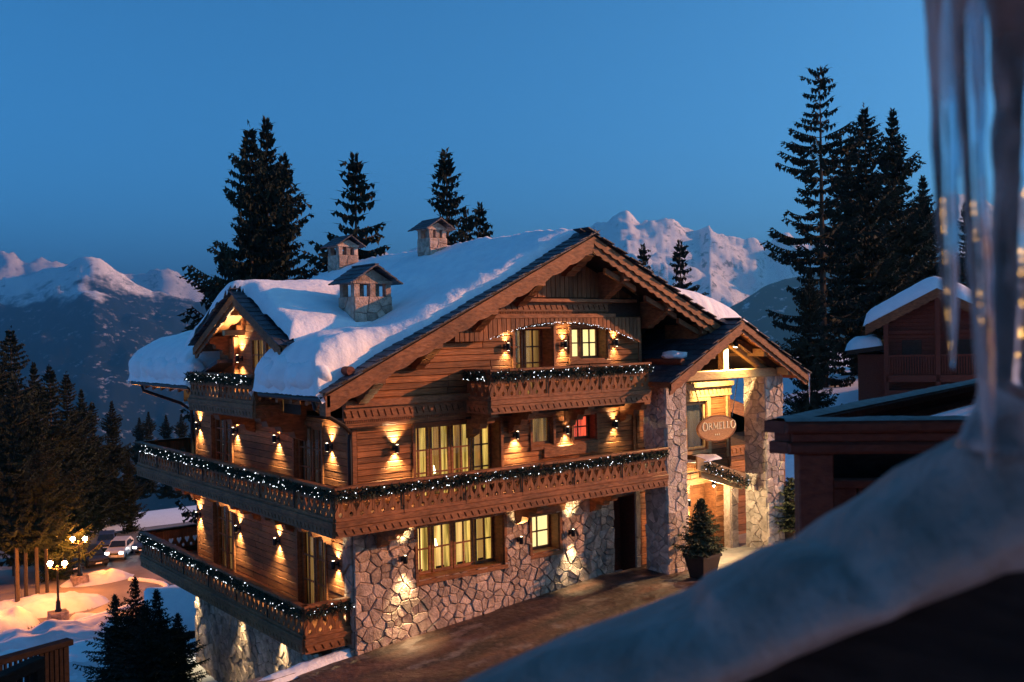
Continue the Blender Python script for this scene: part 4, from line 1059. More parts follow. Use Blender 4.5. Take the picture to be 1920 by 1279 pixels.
# ================================================================== GARLANDS
def garland(path, label, r=.12, per_m=430, bulbs=17, sag=True, foliage=True, group='lit fir garlands on the railings', name='garland', cat='garland'):
    pts = [V(p) for p in path]; seg = [(pts[i], pts[i+1]) for i in range(len(pts)-1)]
    t = thing(name, label, cat, pts[0], group)
    R = random.Random(len(label)); nb = MB(); bb = MB(); wire = []
    for a, b in seg:
        d = b-a; L = d.length; d.normalize()
        side = d.cross(V((0, 0, 1))).normalized(); up = side.cross(d)
        for k in range(int(L*per_m) if foliage else 0):
            s = R.random()*L; c = a + d*s; an = R.random()*6.283; rr = r*R.uniform(.1, 1.0)*(.85 + .3*math.sin(s*2.3))
            o = c + side*math.cos(an)*rr*.8 + up*math.sin(an)*rr
            q = (side*math.cos(an) + up*math.sin(an) + d*R.uniform(-1.2, 1.2) + V((0, 0, -.3))).normalized()*R.uniform(.06, .13)
            w = q.cross(V((R.uniform(-1, 1), R.uniform(-1, 1), R.uniform(-1, 1)))).normalized()*R.uniform(.010, .02)
            nb.add([o-w, o+w, o+q], [(0, 1, 2)])
        for k in range(int(L*bulbs)):
            s = R.random()*L; an = R.random()*6.283; rr = (r*R.uniform(.75, 1.15)) if foliage else r*R.uniform(.2, 1)
            o = a + d*s + side*math.cos(an)*rr + up*math.sin(an)*rr; h = R.choice((.005, .006, .008, .009, .014)) if foliage else R.choice((.006, .008, .010))
            bb.add([o+V((h, 0, 0)), o-V((h, 0, 0)), o+V((0, h, 0)), o-V((0, h, 0)), o+V((0, 0, h)), o-V((0, 0, h))], [(0, 2, 4), (2, 1, 4), (1, 3, 4), (3, 0, 4), (2, 0, 5), (1, 2, 5), (3, 1, 5), (0, 3, 5)])
    if foliage: nb.build('foliage', 'garland', t, kind='stuff')
    MB().tube(pts, .015 if foliage else .006, 5).build('wire', 'metal', t)
    bb.build('fairy_light', 'fairy', t, kind='stuff')
    return t
def along(fr, L, h, d=.1, a0=0, a1=None): return [fr.p(a0, h, d), fr.p(a1 if a1 else L, h, d)]
garland(along(*F_MF, .99), 'lit fir garland along the front railing of the middle balcony, ending at the porch pillar')
garland(along(*F_MS, .99), 'lit fir garland along the long side railing of the middle balcony')
garland(along(*F_LS, .99), 'lit fir garland along the long side railing of the lowest balcony')
garland(along(*F_LF, .99), 'short lit fir garland on the end rail of the lowest balcony beside the stone corner')
garland(along(*F_UF, .99), 'lit fir garland along the front railing of the upper gable balcony')
garland(along(*F_US, .99), 'short lit fir garland on the left end railing of the upper gable balcony')
garland(along(*F_SS, .97), 'lit fir garland on the small balcony railing below the dormer')
garland([(11.9, -1.0, 3.62), (12.6, -1.0, 3.35), (13.3, -1.0, 3.1), (14.0, -1.0, 2.78)], 'thick lit fir garland under the slanted entrance canopy', .14)
ap = [(a, -.6, arch(a)-.02) for a in [3.85 + i*.24 for i in range(24)]]
cl = thing('canopy_lamp', 'small bright lamp under the slanted entrance canopy', 'lamp', (12.75, -.62, 2.95))
MB().tube([(12.75, -.62, 3.2), (12.75, -.62, 2.95)], [.012, .012], 6).build('stem', 'metal', cl); MB().tube([(12.75, -.62, 2.97), (12.75, -.62, 2.86)], [.05, .09], 10).build('shade', 'metal', cl, True); MB().ball((12.75, -.62, 2.84), .045, 8, 5).build('bulb', 'bulb', cl, True)
ld = bpy.data.lights.new('glow', 'POINT'); ld.energy = 120; ld.shadow_soft_size = .05; ld.color = (1, .76, .42); lo = bpy.data.objects.new('glow', ld); COL.objects.link(lo); lo.parent = cl; lo.matrix_parent_inverse = Matrix.Translation(-cl.location); lo.location = (12.75, -.62, 2.76)
garland(ap, 'string of white fairy lights along the arched valance over the top windows', .03, 0, 17, foliage=False, group=None, name='string_lights', cat='string lights')

# ================================================================== HANGING SIGN
sg = thing('hanging_sign', 'oval wooden sign reading ORMELLO hanging on chains in the porch', 'sign', (12.13, -1.3, 4.78))
SF = Frame((12.13, -1.3, 4.78), (1, 0, 0), (0, 0, 1), (0, -1, 0)); n = 40
MB().prism(SF, [(.9*math.cos(2*math.pi*k/n), .41*math.sin(2*math.pi*k/n)) for k in range(n)], -.04, .03).build('board', 'sign_wood', sg)
mb = MB()
for k in range(n):
    a, b = 2*math.pi*k/n, 2*math.pi*(k+1)/n
    mb.prism(SF, [(.86*math.cos(a), .375*math.sin(a)), (.9*math.cos(a), .41*math.sin(a)), (.9*math.cos(b), .41*math.sin(b)), (.86*math.cos(b), .375*math.sin(b))], .03, .042)
mb.build('rim', 'beam', sg)
def letter(ch, x, y, w, h):
    """serif capital as a set of flat strokes"""
    T, t, s = .17*h, .07*h, .05*h; st = []
    def bar(x0, x1, y0, y1): st.append([(x0, y0), (x1, y0), (x1, y1), (x0, y1)])
    def ring(cx, cy, rx, ry, a0=0, a1=360, k=20):
        for i in range(k):
            A, B = math.radians(a0+(a1-a0)*i/k), math.radians(a0+(a1-a0)*(i+1)/k)
            th = lambda q: t + (T-t)*abs(math.cos(q))**1.5
            st.append([(cx+(rx-th(A))*math.cos(A), cy+(ry-t)*math.sin(A)), (cx+rx*math.cos(A), cy+ry*math.sin(A)), (cx+rx*math.cos(B), cy+ry*math.sin(B)), (cx+(rx-th(B))*math.cos(B), cy+(ry-t)*math.sin(B))])
    if ch == 'O': ring(x+w/2, y+h/2, w/2, h/2)
    if ch in 'RLE':
        bar(x+.1*w, x+.1*w+T, y+s, y+h-s); bar(x, x+.1*w+T+.06*w, y+h-s, y+h); bar(x, x+.1*w+T+.06*w if ch == 'R' else x+w*.9, y, y+s)
    if ch == 'R':
        ring(x+.1*w+T, y+h*.73, .52*w, h*.27, -90, 90, 12); bar(x+.1*w+T, x+.1*w+T+.05*w, y+h-t, y+h); st.append([(x+.4*w, y+.48*h), (x+.4*w+T, y+.48*h), (x+w+.05*w, y), (x+w-.15*w, y)])
    if ch in 'LE': bar(x+.9*w-s, x+.9*w, y+s, y+.22*h)
    if ch == 'E': bar(x+.1*w+T, x+.85*w, y+h-s, y+h); bar(x+.85*w-s, x+.85*w, y+h*.8, y+h-s); bar(x+.1*w+T, x+.65*w, y+h*.48, y+h*.53); bar(x+.65*w-s, x+.65*w, y+h*.4, y+h*.61)
    if ch == 'M':
        bar(x+.08*w, x+.08*w+t, y+s, y+h); bar(x, x+.16*w+t, y, y+s); bar(x+w-.1*w-T*.8, x+w-.1*w, y+s, y+h); bar(x+w-.2*w-T*.8, x+w, y, y+s)
        st.append([(x+.04*w, y+h), (x+.04*w+T, y+h), (x+w*.5+T*.3, y+.12*h), (x+w*.5-T*.3, y+.12*h)]); st.append([(x+w-.1*w-t*1.2, y+h), (x+w-.06*w, y+h), (x+w*.5+T*.3, y+.12*h), (x+w*.5-T*.1, y+.12*h)])
    mb = MB(); [mb.prism(SF, q, .03, .045 + .0005*i) for i, q in enumerate(st)]; return mb
x = -.70
for k, ch in enumerate('ORMELLO'):
    h = .27 if k in (0, 6) else .215; w = {'O': .25, 'R': .19, 'M': .25, 'E': .155, 'L': .155}[ch]
    letter(ch, x, -.03 - (h-.215)/2, w, h).build('letter', 'letters', sg); x += w + .028
mb = MB()
for q in (-.09, 0, .09): mb.prism(SF, [(q-.025, -.2), (q, -.235), (q+.025, -.2), (q, -.165)], .03, .044)
mb.build('carved_ornament', 'letters', sg)
for xt, xb in ((11.05, 11.55), (13.2, 12.88)):
    a, b = V((xt, -1.3, 6.3)), V((xb, -1.3, 5.1)); N = 26; mb = MB()
    for i in range(N):
        p, q = a.lerp(b, i/N), a.lerp(b, (i+1.25)/N); mb.tube([p, q], .012 if i % 2 else .018, 5)
    mb.build('chain', 'chain', sg)

# ================================================================== CONIFERS
def conifer_mesh(h, rad, seed, whorl=.5, nb=7, droop=.25, gap=.12, base=.12, dens=1.0, profile=.8, hang=.5, fine=1.0, bare=0.0):
    """trunk and crown meshes of a spruce; branches carry hanging sprays of needles"""
    R = random.Random(seed); cr = MB(); tk = MB()
    tk.tube([(0, 0, 0), (.02*h*R.uniform(-.3, .3), 0, h*.5), (0, 0, h*.985)], [max(.03, h*.013), h*.008, .012], 7)
    z = h*base; tw = MB()
    while z < h*.985:
        t = (h-z)/(h*(1-base)); prof = min(rad*(t**profile), .15*h if h > 10 else 99)*(.72 + .28*math.sin(z*1.1+seed)) + .02*h*.3
        if t > .85: prof *= .75 + .25*(1-t)/.15
        n = max(3, int(nb*(.6+.5*t)))
        for k in range(n):
            if R.random() < gap: continue
            an = 6.283*(k + R.uniform(-.35, .35))/n + z*2.1; L = prof*R.choice((.55, .75, .9, 1.0, 1.15, 1.25))
            if L < .05: continue
            d = V((math.cos(an), math.sin(an), 0)); dr = droop*(1.2*t + .15) * R.uniform(.6, 1.3); up0 = .35*(1-t) 
            m = max(3, int(L/(.22*fine)*dens)); prev = V((0, 0, z)); sd = V((-d.y, d.x, 0))
            tip = None
            for i in range(1, m+1):
                s = i/m; p = V((0, 0, z)) + d*L*s + V((0, 0, L*(up0*s - dr*math.sin(s*2.2) + dr*.9*s*s*s)))
                if t > .1: tw.add([prev + V((0, 0, .012*h/20)), p + V((0, 0, .01)), p - V((0, 0, .014)), prev - V((0, 0, .02*h/20))], [(0, 1, 2, 3)])
                if s > bare:
                    q = L*.30*(1.15-s*.75) + .06*fine
                    for e in (-1, 1):
                        w = q*R.uniform(.5, 1.1); hh = (.14+.32*R.random())*hang*fine*(1.2-.5*s); a0 = prev.lerp(p, R.random())
                        b0 = a0 + sd*e*w + d*w*.6 - V((0, 0, w*.35*R.random() + hh*.25))
                        mid = a0.lerp(b0, .55) - V((0, 0, hh)) + d*R.uniform(-.05, .1)
                        cr.add([a0 + V((0, 0, .04)), b0, mid], [(0, 1, 2)])
                        c0 = a0.lerp(b0, R.uniform(.3, .9)); cr.add([c0 + d*.07*fine, c0 - d*.07*fine, c0 - V((R.uniform(-.05, .05), R.uniform(-.05, .05), hh*1.3))], [(0, 1, 2)])
                    cr.add([prev, p + sd*.05*fine + V((0, 0, .05)), p - V((0, 0, .16*hang*fine)) - sd*.04], [(0, 1, 2)])
                prev = p
            cr.add([prev + sd*.05*fine, prev - sd*.05*fine, prev + d*.22*fine + V((0, 0, .05))], [(0, 1, 2)])
        z += whorl*R.uniform(.7, 1.25)*(.55 + .5*t)
    for k in range(int(14*dens)):
        zz = h*(.93 + .07*R.random()); a = R.random()*6.28; l = (h-zz)*.35 + .1*fine
        cr.add([(0, 0, zz), (l*math.cos(a), l*math.sin(a), zz+.1*fine), (l*.6*math.cos(a+.5), l*.6*math.sin(a+.5), zz-.12*fine)], [(0, 1, 2)])
    def me(mb, nm, m):
        q = bpy.data.meshes.new(nm); q.from_pydata([tuple(v) for v in mb.v], [], mb.f); q.materials.append(M[m]); return q
    k = len(tk.v); tk.v += tw.v; tk.f += [tuple(i+k for i in f) for f in tw.f]
    return me(tk, 'trunk', 'bark'), me(cr, 'crown', 'needle')
TREE = {
    'tall': conifer_mesh(26, 8.0, 1, .66, 10, .24, .14, .1, 2.3, .95, .40, 1.6),
    'ragged': conifer_mesh(26, 6.0, 5, .92, 9, .16, .28, .16, 2.2, .62, .44, 1.7, .2),
    'slim': conifer_mesh(24, 5.2, 9, .62, 9, .24, .14, .06, 2.3, .9, .38, 1.6),
    'full': conifer_mesh(22, 7.4, 13, .58, 11, .28, .1, .04, 2.3, .95, .40, 1.6),
    'open': conifer_mesh(20, 6.8, 17, .74, 9, .14, .2, .1, 2.3, .9, .38, 1.6),
    'high_crown': conifer_mesh(24, 6.3, 23, .64, 9, .26, .12, .3, 2.2, .9, .40, 1.6),
    'young': conifer_mesh(6, 2.3, 29, .24, 11, .08, .1, .03, 1.2, .85, .34, .55),
}
TREE_H = {'tall': 26, 'ragged': 26, 'slim': 24, 'full': 22, 'open': 20, 'high_crown': 24, 'young': 6}
def tree(kind, x, y, z, h, label, group=None, rot=None, wide=1.0, cat='tree', name='spruce_tree'):
    t = thing(name, label, cat, (x, y, z), group); s = h/TREE_H[kind]
    t.scale = (s*wide, s*wide, s); t.rotation_euler = (0, 0, random.random()*6.28 if rot is None else rot)
    for me in TREE[kind]:
        o = bpy.data.objects.new(me.name, me); COL.objects.link(o); o.parent = t
    return t
def at(px, d, py=None):
    """point on the line of sight through column px of the photograph at distance d (used to read distances off it)"""
    r = CR*((px-960)/1851.6) + CF; r = V((r.x, r.y, 0)); return V((CAM.x + r.x*d, CAM.y + r.y*d, 0))
def top_z(px, py, d):
    r = CR*((px-960)/1851.6) + CD*((py-639.5)/1851.6) + CF; return CAM.z + r.z*d
def tree_at(kind, px, py, d, base, label, group=None, **k):
    p = at(px, d); z = top_z(px, py, d); return tree(kind, p.x, p.y, base, z-base, label, group, **k)
GB = 'spruces standing behind the chalet roof'
tree_at('tall', 476, 228, 66, -12, 'slightly lower spruce with the left tip of the close pair behind the dormer', GB, wide=.84)
tree_at('full', 507, 222, 67, -12, 'tall dark spruce with the highest tip of the close pair behind the dormer', GB, wide=.84)
tree_at('slim', 538, 280, 70, -12, 'spruce tucked in against the right flank of the close pair behind the roof', GB, wide=.9)
tree_at('open', 425, 455, 62, -12, 'shorter spruce with a long low branch at the left foot of the close pair', GB, wide=.8)
tree_at('open', 672, 288, 64, -11, 'spruce with wide level branches rising behind the rear chimney', GB, wide=1.05)
tree_at('slim', 843, 275, 64, -8, 'slender spruce rising just behind the ridge chimney', GB, wide=1.0)
tree_at('open', 880, 392, 70, -8, 'small spruce between the slender one and the lone short one behind the ridge', GB)
tree_at('open', 905, 380, 72, -8, 'short lone spruce furthest along the ridge behind the roof snow', GB, wide=.9)
tree_at('open', 1208, 458, 90, -8, 'small spruce peeping over the right roof slope in front of the snowy peak', GB)
tree_at('open', 1278, 450, 82, -8, 'bushy spruce over the right roof slope in front of the snowy peak', GB, wide=1.0)
GR = 'tall spruces on the slope right of the porch'
tree_at('ragged', 1545, 126, 58, 1.5, 'tallest spruce of the group beyond the porch, ragged with bare trunk showing', GR, rot=.6, wide=.95)
tree_at('tall', 1628, 195, 62, 2, 'dense spruce with a double looking tip in the middle of the group beyond the porch', GR, wide=1.05)
tree_at('full', 1680, 205, 66, 2, 'broad dark spruce standing nearest the icicles in the group beyond the porch', GR, wide=.95)
tree_at('high_crown', 1600, 250, 70, 2, 'spruce filling the gap behind the ragged tallest one beyond the porch', GR)
tree_at('full', 1735, 330, 75, 2, 'lower spruce with drooping boughs between the broad dark one and the icicles', GR, wide=1.1)
tree_at('slim', 1815, 375, 70, 2, 'thin spruce glimpsed between the hanging icicles', GR)
tree_at('full', 1520, 500, 48, 1, 'half grown spruce at the foot of the tallest one, beside the porch roof', GR, wide=.9)
GL = 'dark spruces of the wood left of the street'
left = [('tall', 20, 612, 86, 'tallest spruce of the left hand wood with its tip above the others', 1.1), ('full', 62, 680, 92, 'broad spruce just right of the tallest one in the wood', 1.0), ('slim', 92, 682, 84, 'narrow spruce in the middle of the wood in front of the valley slope', 1.1),
        ('tall', 123, 697, 100, 'spruce with a sharp tip right of the narrow one in the wood', 1.0), ('full', 150, 730, 104, 'spreading spruce behind the further street lamp', 1.0), ('slim', 170, 752, 108, 'lower spruce on the falling edge of the wood', 1.2),
        ('full', 207, 752, 112, 'separate spruce with an even cone at the edge of the wood, above the white car', .95), ('high_crown', -25, 640, 80, 'spruce cut off by the picture edge in the wood', 1.1), ('full', 235, 850, 105, 'low spruce at the right end of the wood, above the parked cars', 1.2),
        ('full', 180, 880, 110, 'dark low spruce behind the parked cars', 1.4), ('full', 110, 860, 108, 'dark low spruce between the two street lamps, further back', 1.4)]
for k, px, py, d, l, wd in left: tree_at(k, px, py, d, -13, l, GL, wide=wd)
for k, px, py, d, l in (('high_crown', 22, 700, 74, 'spruce with an orange lit bare trunk, furthest left beside the street'), ('high_crown', 38, 760, 77, 'orange lit spruce trunk second from the picture edge beside the snow heap'), ('high_crown', 60, 735, 76, 'orange lit spruce nearest the front street lamp'), ('high_crown', 78, 790, 80, 'slighter orange lit spruce behind the front street lamp')):
    tree_at(k, px, py, d, -12.6, l, 'lamplit spruces beside the street', wide=.8)
GF = 'small distant spruces below the balcony end'
for i, (px, py, d, l) in enumerate(((258, 783, 150, 'first small distant spruce left of the middle balcony end'), (275, 772, 155, 'slightly taller of the small distant spruces above the balcony rail end'), (308, 778, 150, 'round topped small distant spruce below the roof eave'), (337, 776, 150, 'small distant spruce between the round topped one and the chalet wall'), (360, 792, 152, 'small distant spruce half hidden by the chalet corner'))):
    tree_at('full', px, py, d, -16, l, GF, wide=1.0)
GY = 'young firs in the yard below the chalet'
for px, py, d, l, wd in ((205, 1115, 29, 'young fir on the left of the dark clump in the snowy yard', 1.0), (243, 1082, 30, 'tallest thin tipped young fir of the dark clump in the snowy yard', .9), (283, 1105, 30, 'young fir on the right of the dark clump, next to the snow covered shed', 1.0), (262, 1135, 27.5, 'young fir in front of the tallest one in the yard clump', 1.1), (322, 1150, 31, 'low young fir against the snow covered shed', 1.1)):
    tree_at('young', px, py, d, -3.9, l, GY, wide=wd, name='young_fir')
# potted firs
def potted(x, y, z, s, label, seed):
    p = thing('planter', label[0], 'planter', (x, y, z), 'planters at the porch')
    w0, w1, h = .26*s, .38*s, .72*s; vs = []
    prof = [(w0, 0), (w1, h*.88), (w1+.03, h*.88), (w1+.03, h), (w1-.04, h), (w1-.05, h*.9)]
    for w, zz in prof: vs += [(x-w, y-w, z+zz), (x+w, y-w, z+zz), (x+w, y+w, z+zz), (x-w, y+w, z+zz)]
    fs = [(3, 2, 1, 0), tuple(range(20, 24))]
    for r in range(5):
        for k in range(4): j = (k+1) % 4; fs.append((r*4+k, r*4+j, r*4+4+j, r*4+4+k))
    MB().add(vs, fs).build('pot', 'pot', p)
    MB().wbox(x-w1+.06, x+w1-.06, y-w1+.06, y+w1-.06, z+h*.9, z+h*.94).build('soil', 'earth', p)
    t = thing('potted_fir', label[1], 'fir tree', (x, y, z+h*.92), 'little fir trees in planters')
    for me, nm in zip(conifer_mesh(1.65*s, 1.1*s, seed, .1*s, 12, .04, .14, .03, 1.4, .6, .2, .3), ('trunk', 'crown')):
        me.materials.clear(); me.materials.append(M['bark' if nm == 'trunk' else 'needle_warm'])
        o = bpy.data.objects.new(nm, me); COL.objects.link(o); o.parent = t
potted(10.35, -2.2, drive_z(10.35, -2.2), 1.0, ('square dark planter in front of the near porch pillar', 'bushy little fir in the planter by the near porch pillar'), 3)
potted(15.75, -1.35, drive_z(15.7, -1.3)-.05, 1.0, ('dark planter beside the far porch pillar, half behind the red terrace post', 'little fir in the planter beside the far porch pillar'), 8)
MB().wbox(10.9, 16.2, -3.0, 1.0, .3, .585).build('porch_paving', 'paving', None)['kind'] = 'structure'

# ================================================================== STREET LAMPS AND CARS
def street_lamp(x, y, z, H, label, W):
    t = thing('street_lamp', label, 'street lamp', (x, y, z), 'two headed street lamps')
    b = MB().wbox(x-.6, x+.6, y-.5, y+.5, z-.2, z+.85).build('stone_base', 'mortar', t)
    stones(Frame((x-.6, y-.5, z), (1, 0, 0), (0, 0, 1), (0, -1, 0)), 0, 1.2, 0, .85, .34, .28, b, th=.05, seed=int(x*7)); stones(Frame((x-.6, y-.5, z), (0, 1, 0), (0, 0, 1), (-1, 0, 0)), 0, 1, 0, .85, .34, .28, b, th=.05, seed=int(x*9))
    MB().lathe((x, y, z+.85), [(.24, 0), (.24, .1), (.17, .16), (.15, .7), (.11, .78), (.08, .95), (.065, H-1.7), (.09, H-1.62), (.05, H-1.5)], 10).build('pole', 'metal', t, True)
    u = V((.79, -.614, 0)); MB().tube([V((x, y, z+H-.75)) - u*.52, V((x, y, z+H-.62)), V((x, y, z+H-.75)) + u*.52], .035, 6).build('arm', 'metal', t)
    MB().ball((x, y, z+H-.5), .1).build('finial', 'metal', t, True)
    for s in (-1, 1):
        c = V((x, y, z+H-.28)) + u*s*.52
        MB().lathe(c - V((0, 0, .47)), [(.04, 0), (.06, .08), (.16, .17), (.02, .2)], 8).build('lantern_holder', 'metal', t)
        MB().ball(c, .18, 10, 7).build('globe', 'sodium', t, True)
        MB().lathe(c + V((0, 0, .2)), [(.2, 0), (.12, .09), (.03, .16), (.02, .26)], 8).build('lantern_cap', 'metal', t)
street_lamp(5.78, 55.04, -12.5, 4.6, 'nearer two headed street lamp, on a stone block in front of the snow heap', 1)
street_lamp(9.91, 65.56, -12.5, 4.2, 'further two headed street lamp, on a stone block near the parked cars', 1)
def car(x, y, z, rot, paint, label, lights=False, kind='car', h=1.5):
    t = thing('parked_car', label, 'car', (x, y, z), 'cars parked by the street'); c, s = math.cos(rot), math.sin(rot)
    fr = Frame((x, y, z), (c, s, 0), (0, 0, 1), (-s, c, 0)); k = h/1.5
    lo = [(-2.1, .32), (2.05, .32), (2.16, .5), (2.14, .72), (1.95, .86), (1.05, .97), (-2.0, .98), (-2.14, .8), (-2.16, .5)]
    mb = MB(); W = .86
    def loft(prof, w0, w1, up):
        n = len(prof); vs = [fr.p(a, b*k, d*(w1 if b > up else w0)) for d in (-1, 1) for a, b in prof]; mb.add(vs, [tuple(range(n))[::-1], tuple(range(n, 2*n))] + [(i, (i+1) % n, n+(i+1) % n, n+i) for i in range(n)])
    loft(lo, W, W*.97, .7); cab = [(1.0, .96), (.35, 1.42), (-1.3, 1.5), (-1.95, 1.1), (-2.0, .96)]
    loft([(a, b) for a, b in cab], W*.95, W*.78, 1.2); mb.build('body', paint, t)
    mb = MB(); mb.add([fr.p(1.0, .99*k, -.72), fr.p(1.0, .99*k, .72), fr.p(.4, 1.4*k, .6), fr.p(.4, 1.4*k, -.6)], [(0, 1, 2, 3)]); 
    for i in range(4): v = V(mb.v[i]) + fr.u*.02 + fr.v*.015; mb.v[i] = tuple(v)
    mb.build('windscreen', 'carglass', t)
    mb = MB(); mb.add([fr.p(-1.98, 1.0*k, -.7), fr.p(-1.98, 1.0*k, .7), fr.p(-1.5, 1.4*k, .58), fr.p(-1.5, 1.4*k, -.58)], [(0, 1, 2, 3)])
    for i in range(4): v = V(mb.v[i]) - fr.u*.12 + fr.v*.02; mb.v[i] = tuple(v)
    mb.build('rear_window', 'carglass', t)
    for sd in (-1, 1): 
        MB().add([fr.p(.8, 1.0*k, sd*.84), fr.p(-1.8, 1.0*k, sd*.84), fr.p(-1.35, 1.4*k, sd*.70), fr.p(.3, 1.36*k, sd*.70)], [(0, 1, 2, 3)]).build('side_window', 'carglass', t)
        MB().box(fr, 2.1, 2.17, .62*k, .78*k, sd*.8-.02, sd*.8-.02+(-sd)*.34).build('headlight', 'headlight' if lights else 'carglass', t)
        MB().box(fr, -2.18, -2.1, .7*k, .92*k, sd*.8, sd*.8-sd*.2).build('tail_light', 'taillight', t)
        for a in (-1.3, 1.35):
            wh = MB().tube([fr.p(a, .33, sd*.68), fr.p(a, .33, sd*.88)], .33, 14).build('wheel', 'tyre', t); MB().tube([fr.p(a, .33, sd*.885), fr.p(a, .33, sd*.89)], .19, 10).build('rim', 'zinc', wh)
    MB().box(fr, 2.17, 2.18, .42*k, .54*k, -.26, .26).build('number_plate', 'snow', t)
    MB().box(fr, 2.15, 2.19, .56*k, .7*k, -.4, .4).build('grille', 'metal', t)
A0 = math.atan2(-.79, -.45)
car(15.7, 74.3, -12.45, A0, 'carpaint', 'white car with its headlights on, facing the street bend', True, h=1.7)
car(12.9, 73.0, -12.45, A0+.5, 'cardark', 'dark car parked left of the white one behind the further street lamp', h=1.45)
car(15.9, 79.3, -12.45, A0+.2, 'carblue', 'blue car parked behind the white one at the edge of the wood', h=1.5)
car(18.9, 75.3, -12.45, A0-.2, 'carblue', 'blue car on the right, mostly hidden by the end of the lowest balcony', True, h=1.5)
car(9.9, 72.0, -12.45, A0+.9, 'cardark', 'dark car half hidden by the pole of the further street lamp', h=1.45)

# ================================================================== SHED AND TERRACE RAIL ON THE LEFT
sh = thing('garden_shed', 'small plank shed with a snow covered roof behind the yard firs', 'shed', (.9, 17, -5))
c0 = V((-2.4, 15.6, 0)); u = V((.85, -.2, 0)).normalized(); nn = V((-.2, -.85, 0)).normalized()
SFR = Frame((.55, 16.9, -5.45), (.955, -.296, 0), (0, 0, 1), (-.296, -.955, 0))
MB().box(SFR, 0, 4.2, 0, 1.9, -3, 0).build('wall', 'dark_wood', sh)
for k in range(9): MB().cbox(SFR, 0, 4.2, .1+k*.2, .29+k*.2, 0, .035).build('plank', 'plank', sh)
MB().prism(Frame(SFR.p(-.4, 0, 0), SFR.n, SFR.v, SFR.u), [(.5, 1.75), (-1.6, 2.95), (-1.6, 3.05), (.5, 1.87)], 0, 5.0).build('roof', 'dark_wood', sh)
for k in range(8): MB().box(Frame(SFR.p(-.4+.62*k, 0, 0), SFR.u, SFR.v, SFR.n), 0, .6, 1.68, 1.82, .47, .56).build('eaves_board', 'red_wood', sh)
def shed_snow():
    vs, fs = [], []; N, K = 40, 30
    for j in range(K+1):
        for i in range(N+1):
            a = 5.0*i/N - .42; d = .55 - 2.2*j/K; e = min(a+.45, 4.6-a, .58-d+.02, d+1.75); t = rnd_edge(max(.001, e), .5)
            vs.append(SFR.p(a, 1.86 + (.5-d)*.57 + .48*t + .05*fbm(a, d, 4), d))
    for j in range(K):
        for i in range(N): fs.append((j*(N+1)+i, j*(N+1)+i+1, (j+1)*(N+1)+i+1, (j+1)*(N+1)+i))
    return MB().add(vs, fs).build('roof_snow', 'snow', None, True, 'stuff')
tag(shed_snow(), 'smooth snow slab on the roof of the little shed below the balcony', 'snow')
# dark balustrade of the neighbouring terrace
p0 = at(-60, 15); p1 = at(114, 16.2); ztop = top_z(80, 1208, 16)
tb = thing('terrace_balustrade', 'dark slatted wooden balustrade in the lower corner in front of the snow', 'balustrade', (p0.x, p0.y, ztop-1))
uu = (p1-p0).normalized(); nv = V((uu.y, -uu.x, 0)); BF = Frame((p0.x, p0.y, ztop), uu, (0, 0, 1), nv); L = (p1-p0).length
MB().cbox(BF, -.2, L+.05, -.09, 0, -.1, .1).build('rail_cap', 'shaded_wood', tb)
n = 18
for k in range(n):
    a = L*k/n; g = .02 if 4 < k < 12 else .004; MB().cbox(BF, a+g, a+L/n-g, -1.15, -.1, -.02, .02).build('slat', 'shaded_wood', tb)
for a in (0, L-.09): MB().cbox(BF, a, a+.1, -3.4, -.02, -.08, .03).build('post', 'shaded_wood', tb)
MB().cbox(BF, -.5, L+.05, -1.3, -1.16, -.2, 2.0).build('deck', 'shaded_wood', tb)
q0, q1 = at(-70, 11.5), at(62, 12.6); zt = top_z(40, 1262, 12); uu = (q1-q0).normalized(); BF = Frame((q0.x, q0.y, zt), uu, (0, 0, 1), (uu.y, -uu.x, 0)); L = (q1-q0).length
tb = thing('stair_handrail', 'reddish wooden handrail with thin balusters in front of the dark slatted balustrade', 'handrail', (q0.x, q0.y, zt-1))
MB().cbox(BF, -.2, L, -.14, 0, -.08, .08).build('rail_cap', 'shaded_wood', tb)
for k in range(9): MB().cbox(BF, L*k/9, L*k/9+.05, -1.0, -.14, -.03, .03).build('baluster', 'shaded_wood', tb)
MB().cbox(BF, L-.14, L, -3.2, -.02, -.07, .07).build('post', 'shaded_wood', tb); MB().cbox(BF, -.3, L, -1.12, -1.0, -.3, .9).build('tread', 'shaded_wood', tb)

# ================================================================== CHALET ON THE RIGHT
d = 48; c = at(1758, d); zap = top_z(1758, 541, d); rot = -.36
ux = V((CR.x, CR.y, 0)).normalized(); ux = V((ux.x*math.cos(rot) - ux.y*math.sin(rot), ux.x*math.sin(rot) + ux.y*math.cos(rot), 0)); un = V((ux.y, -ux.x, 0))
G = Frame((c.x, c.y, zap), ux, (0, 0, 1), un)
hc = thing('neighbour_chalet', 'unlit wooden chalet with a balcony and snowy roof among the trees right of the porch', 'chalet', (c.x, c.y, zap-6))
sl = .53
MB().prism(G, [(-2.4, -6.5), (2.9, -6.5), (2.9, -1.75), (0, -.25), (-2.4, -1.5)], -7, -.9).build('wall', 'red_wood', hc)
for k in range(30):
    z0 = -6.4 + k*.2; h = min(2.4, (-z0-.5)/sl)
    if h > .2: MB().cbox(G, -min(2.38, h), min(2.88, h), z0, z0+.19, -.9, -.865).build('plank', 'red_wood', hc)
